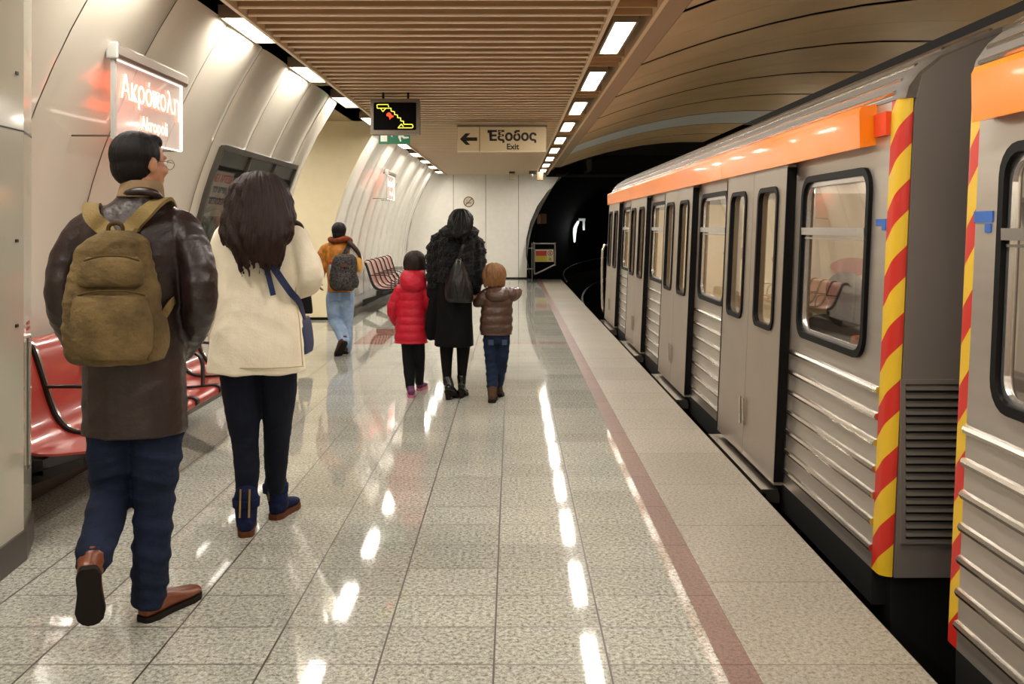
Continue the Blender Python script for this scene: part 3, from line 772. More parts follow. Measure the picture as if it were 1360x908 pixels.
# --- poster cabinet
t = thing('poster_cabinet', 'dark framed three-bay poster cabinet set in the left wall', 'notice board', (-2.6, 9.45, .85))
ys = [8.1, 9.0, 9.95, 10.85]
def wp(y, z, o): return (wallx(z)+o, y, z)
g = G(); zs = [.85, 1.2, 1.6, 2.0, 2.22]
def slab(g, y0, y1, z0, z1, o0, o1):
    zz = [z0+(z1-z0)*k/4 for k in range(5)]
    ring = [(wallx(z)+o1, z) for z in zz]+[(wallx(z)+o0, z) for z in reversed(zz)]
    g.prism(ring, y0, y1)
M_CAB = mat('cabinet_metal', '#55524b', .35, metal=.5)
for y in ys: slab(g, y-.022, y+.022, .85, 2.22, .0, .05)
slab(g, ys[0], ys[3], 2.19, 2.235, .0, .055); slab(g, ys[0], ys[3], .85, .89, 0, .055)
build('frame', g, M_CAB, t)
g = G(); slab(g, ys[0], ys[3], 2.06, 2.19, .0, .03); build('header_panel', g, mat('header_metal', '#5d605c', .25, metal=.6), t)
g = G(); slab(g, ys[0]+.02, ys[3]-.02, .89, 2.19, .012, .02); build('backing', g, mat('cabinet_dark', '#2c2622', .5), t)
def poster(y0, y1, z0, z1, head):
    g = G(); slab(g, y0, y1, z0, z1, .021, .024); p = build('poster', g, mat('poster_paper', '#a9a596', .5), t)
    g = G(); slab(g, y0+.03, y1-.03, z0+.05, z1-.36, .0245, .0255)
    build('poster_print', g, mat('poster_map_%d' % head, '#8f9282', .5, col2='#3c4440', vs=14), p)
    for k, (bd, m_, sz) in enumerate((('ΝΕΑ ΑΡΤΕΣΙΑ', mat('print_red', '#b02a20', .5), .095), ('ΤΟΥ ΙΔΡΥΜΑ', mat('print_navy', '#23294a', .5), .075), ('ΜΕΤΑΦΟΡΩΝ', mat('print_navy', '#23294a', .5), .075))):
        zz = z1-.07-.10*k
        an = math.asin((zz-WCZ)/WR)
        o = text('poster_heading', bd, sz, (0, 0, 0), m_, t, rot=(PI/2, 0, PI/2), bold=.003, sx=.85)
        o.parent = p
        me = o.data; me.transform(Matrix.Translation(wloc(t)))
        me.transform(Matrix.Translation(Vector((wallx(zz)+.028, (y0+y1)/2, zz))-wloc(t)) @ Matrix.Rotation(an, 4, 'Y'))
poster(ys[0]+.06, ys[0]+.62, .95, 2.02, 0)
poster(ys[1]+.06, ys[1]+.75, .95, 2.0, 1)
g = G(); slab(g, ys[0]+.02, ys[3]-.02, .89, 2.06, .040, .042); build('cover_glass', g, glass_mat('cabinet_glass', (.85, .85, .85, 1), .12), t)
# --- white pillar cabinet at the left edge
M_PIL = mat('pillar_enamel', '#c4c2b2', .12, spec=.6, coat=.5)
fp = [(-2.20, 2.6), (-2.20, 3.93), (-2.225, 4.22), (-2.335, 4.50), (-2.62, 4.50), (-2.95, 4.5), (-2.95, 2.6)]
fp2 = [(-2.19, 2.6), (-2.19, 3.94), (-2.215, 4.23), (-2.33, 4.515), (-2.95, 4.515), (-2.95, 2.6)]
t = thing('pillar_cabinet', 'glossy white metal pillar cabinet at the left edge of view', 'cabinet', (-2.57, 3.6, 0))
def vprism(poly, z0, z1): return G().rings([[(x, y, z) for x, y in poly] for z in (z0, z1)])
zb = lambda x, y: .14
build('cladding', vprism(fp, .14, 3.04), M_PIL, t)
build('base', vprism(fp2, 0, .14), M_PLINTH, t)
def onface(p, q, t0, t1, z0, z1, o=.003):
    p, q = Vector(p), Vector(q); d = q-p; n = Vector((-d.y, d.x)).normalized()
    if n.x < 0: n = -n
    a_, b_ = p+d*t0, p+d*t1
    vs = [(v.x+n.x*k, v.y+n.y*k, z) for v in (a_, b_) for k in (0, o) for z in (z0, z1)]
    return G().add(vs, [(0, 1, 3, 2), (4, 6, 7, 5), (0, 4, 5, 1), (2, 3, 7, 6), (0, 2, 6, 4), (1, 5, 7, 3)])
fa, fb, fc_ = fp[1], fp[2], fp[3]
build('seam', onface(fa, fb, .0, .04, .14, 3.04, .002), M_JOINT, t)
for p, q, z in ((fp[0], fp[1], 1.95), (fa, fb, 1.95), (fb, fc_, 1.95), (fp[0], fp[1], 1.05)): build('seam', onface(p, q, 0, 1, z, z+.008, .002), M_BLK, t)
sl = onface(fb, fc_, .42, .60, .38, 1.0, .004); build('handle_slot', sl, mat('slot_shadow_metal', '#77756b', .4, metal=.5), t)
build('handle', onface(fb, fc_, .47, .55, .40, .98, .012), M_PIL, t)
for z in (1.07, 1.45, 2.2): build('screw', onface(fa, fb, .70, .78, z, z+.014, .006), M_BLK, t)
M_RTXT = mat('red_notice_text', '#b04030', .5)
for zz in (1.06, 1.035):
    g = G()
    for k in range(6): g.v += onface(fb, fc_, .38+.06*k, .42+.06*k, zz, zz+.014, .002).v; g.f += [tuple(i+8*k for i in f) for f in [(0, 1, 3, 2), (4, 6, 7, 5), (0, 4, 5, 1), (2, 3, 7, 6), (0, 2, 6, 4), (1, 5, 7, 3)]]
    build('red_notice', g, M_RTXT, t)
# --- barrier gate at the platform end
yq = 26.55
t = thing('platform_end_gate', 'small tubular steel gate with red and yellow warning sign at platform end', 'gate', (P(707, 366, yq).x, yq, 0))
def q(px, py): v = P(px, py, yq); return Vector((v.x, yq, max(v.z, .05)))
M_TUBE = mat('gate_tube', '#a8a49c', .35, metal=.5)
g = G(); pts = [q(709.5, 362), q(709.5, 325), q(711, 323.5), q(735, 323.5), q(737, 325), q(737, 350), q(735.5, 352), q(712, 363.5), q(710, 363.5), q(709.5, 362)]
g.tube(pts, .028, n=10, sub=2); build('gate_frame', g, M_TUBE, t, True)
g = G().tube([q(706.5, 323), Vector((q(706.5, 366).x, yq, 0.0))], .02, n=10, sub=1); g.tube([q(702, 329.5), q(710, 329.5)], .018, n=8, sub=1); g.tube([q(700, 357), q(709, 357)], .018, n=8, sub=1)
build('gate_post', g, M_TUBE, t, True)
a, b = q(710.7, 331), q(735.3, 347.5)
bd = build('warning_sign', G().box(a.x, b.x, yq-.012, yq-.004, b.z, a.z), mat('sign_cream', '#e0d4b4', .5), t)
mx_ = a.x+(b.x-a.x)*.62; mz = (a.z+b.z)/2
build('red_field', G().box(a.x+.02, mx_, yq-.016, yq-.012, mz-.01, a.z-.04), mat('sign_red', '#cf3a22', .5), bd)
build('yellow_field', G().box(a.x+.02, mx_, yq-.016, yq-.012, b.z+.01, mz-.02), mat('sign_yellow', '#d8c322', .5), bd)
g = G(); cc_ = Vector(((mx_+b.x)/2, 0, a.z-.11))
g.plate([(cc_.x+.075*math.cos(2*PI*k/20), cc_.z+.075*math.sin(2*PI*k/20)) for k in range(20)], [[(cc_.x+.055*math.cos(2*PI*k/20), cc_.z+.055*math.sin(2*PI*k/20)) for k in range(20)]], lambda u, v, d: (u, yq-.016+.004*d, v))
build('prohibition_ring', g, mat('sign_red', '#cf3a22', .5), bd)
build('walker_figure', G().box(cc_.x-.012, cc_.x+.012, yq-.016, yq-.012, cc_.z-.04, cc_.z+.03), M_BLK, bd)
build('warning_triangle', G().plate([(cc_.x-.07, b.z+.03), (cc_.x+.07, b.z+.03), (cc_.x, b.z+.15)], [], lambda u, v, d: (u, yq-.016+.004*d, v)), mat('sign_yellow', '#d8c322', .5), bd)
build('warning_bolt', G().box(cc_.x-.008, cc_.x+.008, yq-.018, yq-.016, b.z+.05, b.z+.11), M_BLK, bd)
# --- boxes and cameras at the far end
v = P(708, 227, 25.2); t = thing('ceiling_camera', 'dark box camera under ceiling at the far end', 'camera', (v.x, 25.2, v.z))
build('camera_body', G().box(v.x-.11, v.x+.11, 25.1, 25.4, v.z-.08, v.z+.09), mat('camera_grey', '#3a3c38', .5), t, bev=.01)
build('camera_lens', G().tube([(v.x-.03, 25.09, v.z-.12), (v.x-.03, 25.2, v.z-.09)], .03, n=10, sub=1), mat('lens_white', '#d8d4c8', .3), t, True)
v = P(717, 234.5, 24.8); t = thing('ceiling_speaker', 'tan box hanging at the end of right light slot', 'speaker', (v.x, 24.8, v.z))
build('speaker_body', G().box(v.x-.085, v.x+.085, 24.7, 24.9, v.z-.1, v.z+.12), mat('speaker_tan', '#8a755a', .5), t, bev=.008)
build('speaker_bracket', G().box(v.x-.01, v.x+.01, 24.78, 24.82, v.z+.1, 3.05), M_BLK, t)
v = P(680, 234, 25.6); t = thing('ceiling_spotlight', 'small pale box fitting under the ceiling near end wall', 'light fitting', (v.x, 25.6, v.z))
build('fitting_body', G().box(v.x-.075, v.x+.075, 25.5, 25.7, v.z-.09, v.z+.08), mat('fitting_pale', '#c9bda2', .5), t, bev=.008)
build('fitting_top', G().box(v.x-.08, v.x+.08, 25.5, 25.7, v.z+.08, v.z+.12), M_BLK, t)
v = P(720, 290, 27.6); t = thing('junction_box', 'brown equipment box in the tunnel beside end wall', 'box', (v.x, 27.6, v.z))
build('box_body', G().box(v.x-.05, v.x+.13, 27.5, 27.7, v.z-.16, v.z+.14), mat('box_brown', '#7d4a2c', .5), t)
build('box_cover', G().box(v.x-.15, v.x-.05, 27.45, 27.6, v.z-.16, v.z+.12), mat('box_pale', '#b59a72', .5), t)
# tunnel light
yt = 45.0; v = P(768.5, 296, yt)
t = thing('tunnel_light', 'white lamp glowing on the wall inside the dark tunnel', 'light', (v.x, yt, v.z))
build('lamp_bracket', G().box(v.x, v.x+.32, yt-.06, yt+.06, v.z+.1, v.z+.22).box(v.x+.2, v.x+.3, yt-.05, yt+.05, v.z-.35, v.z+.1), mat('lamp_grey', '#b4b8b4', .5, emit=.25, ecol='#c8d0cc'), t)
build('lamp_streak', G().tube([(v.x-.03, yt, v.z+.05), (v.x-.18, yt, v.z-.3), (v.x-.2, yt, v.z-.9)], [.06, .09, .05], n=10), mat('tunnel_streak_glow', '#e8efec', .5, emit=.8, ecol='#e6ecea'), t, True)  # glowing tube draws the bright streak of light below the lamp
ld = bpy.data.lights.new('lamp', 'POINT'); ld.energy = 3; ld.shadow_soft_size = .1; lo = bpy.data.objects.new('lamp', ld); COL.objects.link(lo); lo.parent = t; lo.location = (.1, -.3, -.3)

# ================================================================== BENCHES
M_SEAT = mat('red_seat', '#9c2c20', .28, spec=.6, coat=.4)
M_SEATF = mat('seat_reflect_pink', '#a86a5e', .3, spec=.6, coat=.4)  # pink of the far seats is reflected light mixed into their colour
M_CHR = mat('chrome_strip', '#c8c4be', .2, metal=1)
sp = [(-2.74, .86), (-2.70, .895), (-2.65, .895), (-2.60, .86), (-2.56, .75), (-2.52, .62), (-2.48, .51), (-2.43, .44), (-2.36, .405), (-2.25, .40), (-2.14, .41), (-2.07, .415), (-2.035, .40), (-2.03, .37)]
def seat_bench(y0, n, pitch, label, ms):
    t = thing('seat_bench', label, 'bench', (-2.4, y0, 0))
    cur = catmull(sp, 3)
    for k in range(n):
        a_, b_ = y0+pitch*k+.025, y0+pitch*(k+1)-.025
        ring = [(x, z) for x, z in cur]+[(x-.012, z-.012) for x, z in reversed(cur)]
        build('seat', G().prism(ring, a_, b_), ms, t, 'auto')
    for k in range(1 if ms is M_SEAT else 0, n+1):
        y = y0+pitch*k
        ring = [(x+.012, z+.012) for x, z in cur]+[(x-.02, z-.02) for x, z in reversed(cur)]
        build('divider', G().prism(ring, y-.022, y+.022), M_BLK, t, 'auto')
        ring = [(x+.018, z+.016) for x, z in cur[4:34]]+[(x+.005, z+.008) for x, z in reversed(cur[4:34])]
        build('chrome_strip', G().prism(ring, y-.010, y+.010), M_CHR, t, 'auto')
        g = G().ribbon([(-2.56, y, .655), (-2.3, y, .655), (-2.2, y, .64), (-2.155, y, .58), (-2.15, y, .42)], .045, .014, [(0, 0, 1), (0, 0, 1), (.3, 0, 1), (1, 0, .2), (1, 0, 0)], sub=4)
        build('armrest', g, M_BLK, t)
    build('beam', G().box(-2.42, -2.30, y0+.0, y0+pitch*n+.05, .30, .375), M_BLK, t)
    build('apron', G().box(-2.06, -2.045, y0+.02, y0+pitch*n-.02, .33, .395), mat('apron_brown', '#4b4238', .4), t)
    for y in (y0+.02, y0+pitch*n/2, y0+pitch*n): build('bracket', G().add([(-2.66, y-.02, .10), (-2.66, y-.02, .22), (-2.10, y-.02, .385), (-2.10, y-.02, .35), (-2.36, y-.02, .25), (-2.66, y+.02, .10), (-2.66, y+.02, .22), (-2.10, y+.02, .385), (-2.10, y+.02, .35), (-2.36, y+.02, .25)], [(0, 1, 2, 3, 4), (9, 8, 7, 6, 5), (0, 5, 6, 1), (1, 6, 7, 2), (2, 7, 8, 3), (3, 8, 9, 4), (4, 9, 5, 0)]), M_BLK, t)
    return t
seat_bench(4.54, 6, .475, 'red metal bench seats along left wall beside the man', M_SEAT)
seat_bench(16.5, 6, .55, 'distant metal bench seats tinted pink for reflected light against the far white wall', M_SEATF)
# ================================================================== PEOPLE
M_SKIN = mat('skin', '#b98465', .5, var=.05, vs=20)
M_SKIN2 = mat('skin_warm', '#a86e50', .5, var=.05, vs=20)
M_EYE = mat('eye_white', '#e6e0d8', .2)
M_SOLE = mat('dark_sole', '#1c1512', .7)
def V(*a): return Vector(a)

def head_shapes(g, c, s, yaw, pitch=0):
    M = Matrix.Translation(c) @ Matrix.Rotation(-yaw, 4, 'Z') @ Matrix.Rotation(-pitch, 4, 'X') @ Matrix.Scale(s, 4)
    def e(cc, r): g.ell((0, 0, 0), r, None); k = 20*11; g.v[-k:] = [tuple(M @ (Vector(v)+Vector(cc))) for v in g.v[-k:]]
    e((0, -.012, .03), (.076, .096, .088)); e((0, .022, -.02), (.062, .072, .085)); e((0, .045, -.075), (.045, .045, .036))
    e((0, .078, -.088), (.024, .018, .018)); e((0, .094, -.012), (.012, .02, .026)); e((0, .105, -.022), (.015, .012, .011))
    e((0, .075, .03), (.05, .018, .012)); e((0, .087, -.052), (.023, .01, .006)); e((0, .085, -.061), (.02, .01, .007))
    e((-.078, -.005, -.005), (.010, .018, .031)); e((.078, -.005, -.005), (.010, .018, .031))
    e((-.04, .065, -.02), (.02, .02, .02)); e((.04, .065, -.02), (.02, .02, .02))
    return M
def hand_shapes(g, wr, d, n, th, s=1.0, curl=.5):
    """wr wrist, d finger direction, n palm normal (fingers curl to it), th direction of the thumb side"""
    d = Vector(d).normalized(); n = (Vector(n)-d*Vector(n).dot(d)).normalized(); t = d.cross(n)
    if t.dot(Vector(th)) < 0: t = -t
    wr = Vector(wr)
    for i, (off, pl_, fl) in enumerate(((.030, .088, .074), (.010, .092, .082), (-.010, .088, .076), (-.029, .080, .060))):
        k = wr+t*off*s+d*pl_*s
        g.tube([wr+t*off*.7*s, wr+t*off*s+d*pl_*.5*s, k], [.013*s, .0145*s, .012*s], n=8, sub=2)
        pts = [k]; ang = 0; p = k
        for j, sg in enumerate((.45, .32, .23)):
            ang += curl*(.55, .9, .7)[j]*(1+.12*i)
            p = p+(d*math.cos(ang)+n*math.sin(ang))*fl*sg*s; pts.append(p)
        g.tube(pts, [.0092*s, .0086*s, .0078*s, .0066*s], n=8, sub=2)
    b = wr+t*.026*s+d*.022*s
    g.tube([b, b+(t*.9+d*.6+n*.25).normalized()*.035*s, b+(t*.75+d*.9+n*.5).normalized()*.066*s, b+(t*.45+d*1.1+n*.75).normalized()*.09*s], [.013*s, .0115*s, .010*s, .008*s], n=8, sub=2)

def body(t, j, hc, hs, yaw, skin, hands, pitch=0, k=1.0, curl=.6, voxel=.006):
    """j: joints; one continuous body from head to ankles"""
    g = G(); M = head_shapes(g, hc, hs, yaw, pitch)
    nk = (j['shL']+j['shR'])/2; nk = V(nk.x, nk.y, nk.z+.03*k)
    g.tube([nk, hc+V(0, -.015, -.05)*hs], [.060*k, .052*k], n=14)
    hp = (j['hipL']+j['hipR'])/2
    g.loft([(hp.z-.08*k, hp.x, hp.y, .10*k, .08*k), (hp.z+.04*k, hp.x, hp.y, .145*k, .10*k), (hp.z*.6+nk.z*.4, hp.x*.6+nk.x*.4, hp.y, .12*k, .085*k), (hp.z*.25+nk.z*.75, nk.x*.8+hp.x*.2, nk.y, .15*k, .10*k), (nk.z-.02*k, nk.x, nk.y, .12*k, .07*k), (nk.z+.03*k, nk.x, nk.y, .06*k, .05*k)])
    for s in 'LR':
        g.tube([nk+V(0, 0, -.03*k), j['sh'+s], j['el'+s], j['wr'+s]], [.05*k, .050*k, .038*k, .025*k], n=12, sub=6)
        g.tube([j['hip'+s]+V(0, 0, .02), j['kn'+s], j['an'+s]], [.070*k, .044*k, .030*k], n=12, sub=6)
        h = hands[s]; hand_shapes(g, j['wr'+s], h[0], h[1], h[2], h[3] if len(h) > 3 else k, h[4] if len(h) > 4 else curl)
    b = fused('body', g, skin, t, voxel, 2)
    for sx in (-1, 1):
        e = M @ Vector((sx*.03, .079, .008))
        build('eye', G().ell(e, (.0115*hs,)*3, None, 12, 8), M_EYE, t, True)
        e2 = M @ Vector((sx*.03, .0885, .008)); build('iris', G().ell(e2, (.005*hs, .003*hs, .005*hs), None, 10, 6), M_BLK, t, True)
    return M
def foot_shapes(heel, yaw, pitch, L, W, H, sole=.018, heelh=0, ank=None, toe=1.0):
    M = Matrix.Translation(heel) @ Matrix.Rotation(-yaw, 4, 'Z') @ Matrix.Rotation(-pitch, 4, 'X')
    prof = [(.0, .50, .62), (.06, .72, .8), (.2, .84, 1.0), (.38, .80, .95), (.55, .88, .72), (.72, 1.0, .56), (.88, .86, .44*toe), (.97, .55, .36*toe), (1.0, .25, .26*toe)]
    g = G(); rs = []
    def base(t): return sole+heelh*max(0, 1-t/.55)**1.0 if heelh else sole
    for t, w_, h_ in prof:
        b0 = base(t); ring = []
        for k in range(18):
            a = 2*PI*k/18; x = W/2*w_*math.cos(a); z = math.sin(a)
            z = b0 + H*h_*(.5+.5*z) if z > -.6 else b0+H*h_*.12
            ring.append(M @ Vector((x+.12*W*math.sin(t*3)*0, t*L, z)))
        rs.append(ring)
    g.rings(rs)
    s = G(); up = []; dn = []
    outl = [(0, .42), (.03, .62), (.15, .84), (.4, .80), (.6, .92), (.75, 1.04), (.9, .88), (.98, .56), (1.01, .2)]
    ol = [(W/2*w_, t*L-.004) for t, w_ in outl]+[(-W/2*w_, t*L-.004) for t, w_ in reversed(outl)]
    rs = [[M @ Vector((x, y, base(y/L)+.006)) for x, y in ol], [M @ Vector((x, y, base(y/L)-sole)) for x, y in ol]]
    s.rings(rs)
    if heelh > .03:
        for k in (0,): s.rings([[M @ Vector((x*.75, min(y, .06), base(.02)-sole)) for x, y in ol[:4]+ol[-4:]], [M @ Vector((x*.5, min(y, .05)*.8+.006, 0)) for x, y in ol[:4]+ol[-4:]]])
    return g, s, M
def footwear(t, nm, heel, yaw, pitch, L, W, H, mu, ms, ank=None, shaft=0, sr=.05, **kw):
    g, s, M = foot_shapes(heel, yaw, pitch, L, W, H, **kw)
    if ank is not None:
        top = Vector(ank); c = M @ Vector((0, L*.22, H*.5+kw.get('sole', .018)+kw.get('heelh', 0)))
        g.tube([c, top], [sr*.85, sr], n=14)
    o = fused(nm, g, mu, t, .006, 2)
    build('sole', s, ms, o)
    return o

# ---------------------------------------------------------------- 1 man with backpack
Y0 = 3.62
t = thing('person', 'person in dark brown leather coat and jeans walking away with tan backpack', 'person', (P(180, 0, Y0).x, Y0, 0))
def W_(px, py, dy=0): return P(px, py, Y0+dy)
j = dict(shL=W_(115, 302), shR=W_(243, 302), elL=W_(82, 402, .0), elR=W_(268, 405, -.02), wrL=W_(103, 462, .22), wrR=W_(238, 468, .22),
         hipL=W_(150, 535), hipR=W_(212, 535), knL=W_(147, 652, .03), knR=W_(205, 655, .04), anL=W_(123, 742, -.30), anR=W_(198, 790, -.02))
hc = W_(187, 219, .02)
fw = (.1, .6, -.5)
Mh = body(t, j, hc, 1.06, .55, M_SKIN, dict(L=((.2, .7, -.5), (.6, -.2, -.3), (0, .2, 1)), R=((-.2, .7, -.5), (-.6, -.2, -.3), (0, .2, 1))), k=1.08)
M_COAT = mat('brown_leather', '#281918', .36, spec=.55, var=.25, vs=6, bump=.25, bs=45)
g = G(); c0 = W_(180, 300)
def ringz(px, py, rxpx, ry, dy=0, Y=None):
    v = P(px, py, (Y or Y0)+dy); return (v.z, v.x, v.y, rxpx*(Y or Y0)/F, ry)
g.loft([ringz(180, 574, 68, .150, -.0), ringz(180, 545, 67, .145), ringz(178, 470, 66, .140), ringz(178, 400, 68, .140), ringz(180, 340, 73, .135), ringz(181, 306, 74, .12), ringz(183, 285, 56, .10), ringz(186, 268, 34, .08), ringz(187, 254, 25, .07)], n=36, power=2.4)
g.tube([W_(176, 292), W_(122, 303), W_(90, 345, -.02), W_(83, 402, -.02), W_(95, 440, .12), W_(106, 462, .2)], [.065, .076, .069, .064, .058, .052], n=18, sub=4)
g.tube([W_(184, 292), W_(236, 303), W_(262, 350, -.03), W_(266, 405, -.04), W_(252, 445, .1), W_(240, 466, .2)], [.065, .078, .072, .068, .060, .054], n=18, sub=4)
coat = fused('coat', g, M_COAT, t, .008, 3, wrinkle(.007, 11, 3, (1, 1, 1.5)))
g = G().loft([ringz(187, 262, 30, .085), ringz(188, 250, 28, .08), ringz(188, 243, 25, .075), ringz(189, 240, 22, .07)])
build('coat_collar', g, mat('tan_collar', '#8a7458', .8), coat, True)
build('coat_lapel_ridge', G().tube([W_(160, 262, -.03), W_(172, 256, -.07), W_(188, 254, -.08), W_(205, 257, -.07), W_(214, 266, -.02)], .016, n=10), M_COAT, coat, True)
M_JEAN = mat('dark_blue_jeans', '#151e33', .8, var=.25, vs=9, bump=.3, bs=120)
g = G(); hp = W_(180, 520)
g.loft([(hp.z-.14, hp.x, hp.y, .14, .11), (hp.z, hp.x, hp.y, .16, .12), (hp.z+.1, hp.x, hp.y, .15, .11)])
g.tube([W_(150, 530), W_(148, 600, .02), W_(147, 655, .03), W_(134, 705, -.16), W_(125, 742, -.28)], [.105, .096, .080, .074, .068], n=18)
g.tube([W_(207, 530), W_(208, 600, .02), W_(206, 655, .04), W_(202, 720, .0), W_(198, 790, -.02)], [.105, .098, .082, .076, .072], n=18)
fused('jeans', g, M_JEAN, t, .008, 2, wrinkle(.010, 11, 5, (.6, .6, 2)))
M_BRN = mat('brown_leather_shoe', '#6e381c', .35, var=.15, vs=12)
h = P(189, 822, 3.56); footwear(t, 'shoe', V(h.x, h.y, 0), .42, 0, .30, .108, .085, M_BRN, M_SOLE, ank=j['anR'], sr=.055, sole=.014)
footwear(t, 'shoe', W_(117, 757, -.38), -.35, 1.12, .27, .098, .075, M_BRN, M_SOLE, ank=j['anL'], sr=.052, sole=.014)
# hair
g = G()
def hp_(M, x, y, z): return M @ Vector((x, y, z))
def hell(g, M, c, r):
    n0 = len(g.v); g.ell((0, 0, 0), r); g.v[n0:] = [tuple(M @ (Vector(v)+Vector(c))) for v in g.v[n0:]]
hell(g, Mh, (0, -.024, .036), (.083, .098, .09)); hell(g, Mh, (0, -.042, -.005), (.074, .072, .078)); hell(g, Mh, (0, .03, .085), (.058, .05, .035))
M_HAIRB = mat('black_hair', '#0f0b0a', .5, spec=.25, var=.3, vs=40, bump=.5, bs=60, stretch=(6, 6, .7))
fused('hair', g, M_HAIRB, t, .006, 1, grooves(.0012, hc.x-wloc(t).x, 0, 40))
gl = G()
for sx in (-1, 1):
    ctr = [Mh @ Vector((sx*.033+.024*math.cos(a), .104, .005+.018*math.sin(a))) for a in [2*PI*i/12 for i in range(13)]]
    gl.tube(ctr, .0016, n=6, sub=1); gl.tube([Mh @ Vector((sx*.057, .10, .01)), Mh @ Vector((sx*.078, .05, .012)), Mh @ Vector((sx*.080, -.005, .012))], .0016, n=6, sub=2)
gl.tube([Mh @ Vector((-.01, .106, .01)), Mh @ Vector((.01, .106, .01))], .0016, n=6, sub=1)
build('glasses', gl, M_STEEL, t, True)
# backpack
YB0 = Y0-.26
bp = thing('backpack', 'worn olive-tan canvas backpack on the back of the man in leather coat', 'backpack', P(152, 484, YB0))
M_CANV = mat('tan_canvas', '#655436', .85, var=.32, vs=9, bump=.6, bs=60)
M_STRAP = mat('canvas_strap', '#7d6a42', .85, bump=.3, bs=150)
M_CANVD = mat('canvas_dark', '#4a3b20', .9)
def B(px, py, dy=0): return P(px, py, YB0+dy)
def bring(px, py, rpx, ry, dy=.02): v = P(px, py, YB0+dy); return (v.z, v.x, v.y, rpx*YB0/F, ry)
g = G().loft([bring(154, 484, 46, .07), bring(152, 474, 60, .10), bring(151, 440, 65, .115), bring(150, 400, 62, .11), bring(150, 360, 55, .10), bring(152, 330, 46, .09), bring(156, 314, 33, .075), bring(158, 305, 16, .04)], n=32, power=2.8)
main = fused('main_compartment', g, M_CANV, bp, .007, 2, wrinkle(.008, 12, 9, (.7, .7, 2)))
g = G().loft([bring(152, 478, 40, .05, -.09), bring(150, 465, 50, .06, -.09), bring(148, 430, 52, .06, -.09), bring(146, 398, 47, .05, -.085), bring(146, 390, 38, .03, -.08)], n=28, power=2.8)
fused('front_pocket', g, M_CANV, bp, .007, 2, wrinkle(.006, 14, 4, (.7, .7, 2)))
g = G().loft([bring(147, 382, 38, .03, -.07), bring(147, 374, 44, .045, -.07), bring(148, 352, 42, .045, -.065), bring(150, 340, 33, .03, -.06)], n=26, power=2.6)
fused('top_pocket', g, M_CANV, bp, .007, 2, wrinkle(.005, 14, 6, (.7, .7, 2)))
g = G().loft([bring(207, 478, 9, .06), bring(209, 455, 14, .08), bring(207, 425, 12, .07), bring(203, 412, 7, .04)], n=20)
fused('side_pocket', g, M_CANV, bp, .007, 2, wrinkle(.004, 14, 7))
for yy, wd in ((387, 44), (341, 36), (434, 46)):
    build('zip', G().tube([B(148-wd, yy+5, -.10), B(148-wd*.5, yy, -.128), B(148, yy-1, -.132), B(148+wd*.5, yy, -.128), B(148+wd, yy+5, -.10)], .0035, n=6), M_CANVD, bp, True)
g = G().ribbon([B(162, 322, -.04), W_(172, 305, -.13), W_(192, 283, -.13), W_(208, 269, -.08), W_(219, 266, .0), W_(226, 285, .10), W_(228, 330, .14)], .062, .014, [(0, -1, .3), (0, -1, .3), (-.1, -1, .5), (-.1, -.6, 1), (-.1, 0, 1), (0, 1, .3), (0, 1, 0)])
build('shoulder_strap', g, M_STRAP, bp, 'auto')
g = G().ribbon([B(150, 322, -.04), W_(140, 305, -.14), W_(124, 290, -.13), W_(120, 276, -.07), W_(124, 272, .0), W_(128, 290, .10), W_(130, 340, .14)], .06, .014, [(0, -1, .3), (0, -1, .3), (.1, -1, .5), (.1, -.6, 1), (.1, 0, 1), (0, 1, .3), (0, 1, 0)])
build('shoulder_strap', g, M_STRAP, bp, 'auto')
g = G().ribbon([B(196, 455, .0), W_(214, 425, -.14), W_(228, 402, -.10), W_(240, 392, .05)], .03, .006, [(0, -1, 0), (.2, -1, 0), (.8, -.5, 0), (1, 0, 0)])
build('lower_strap', g, M_STRAP, bp); build('strap_tail', G().ribbon([W_(206, 440, -.16), W_(203, 460, -.17), W_(204, 474, -.17)], .02, .004, (.2, -1, 0)), M_STRAP, bp)
build('grab_loop', G().tube([B(146, 318, 0), B(144, 302, .0), B(152, 296, 0), B(162, 300, 0), B(163, 316, 0)], .008, n=8), M_CANVD, bp, True)
build('side_strap', G().ribbon([W_(120, 470, -.3), W_(98, 455, -.18), W_(100, 440, -.14)], .02, .005, (0, -1, 0)), M_STRAP, bp)

# ---------------------------------------------------------------- 2 woman in cream coat
Y0 = 4.6
t = thing('person', 'person with long dark brown hair in a cream coat and navy trousers', 'person', (P(345, 0, Y0).x, Y0, 0))
j = dict(shL=W_(298, 312), shR=W_(392, 312), elL=W_(288, 388, .0), elR=W_(416, 368, .0), wrL=W_(286, 440, .14), wrR=W_(396, 384, .22),
         hipL=W_(325, 470), hipR=W_(366, 470), knL=W_(325, 577, .05), knR=W_(367, 572, .14), anL=P(327, 690, 4.63), anR=P(366, 652, 4.87))
hc = W_(343, 262, .02)
Mh = body(t, j, hc, .98, .15, M_SKIN, dict(L=((.2, .5, -.8), (.6, 0, 0), (0, .5, .2)), R=((-.7, .5, .3), (0, .2, -.5), (0, 0, 1))), k=.92)
M_CRM = mat('cream_wool', '#efe6d0', .85, var=.06, vs=5, bump=.2, bs=90, sheen=.2)
g = G()
g.loft([ringz(340, 493, 65, .165), ringz(340, 484, 65, .165), ringz(342, 450, 62, .16), ringz(344, 415, 56, .145), ringz(345, 390, 52, .13), ringz(345, 355, 54, .125), ringz(345, 325, 54, .12), ringz(345, 306, 47, .10), ringz(345, 294, 28, .075), ringz(345, 286, 19, .06)], n=36, power=2.4)
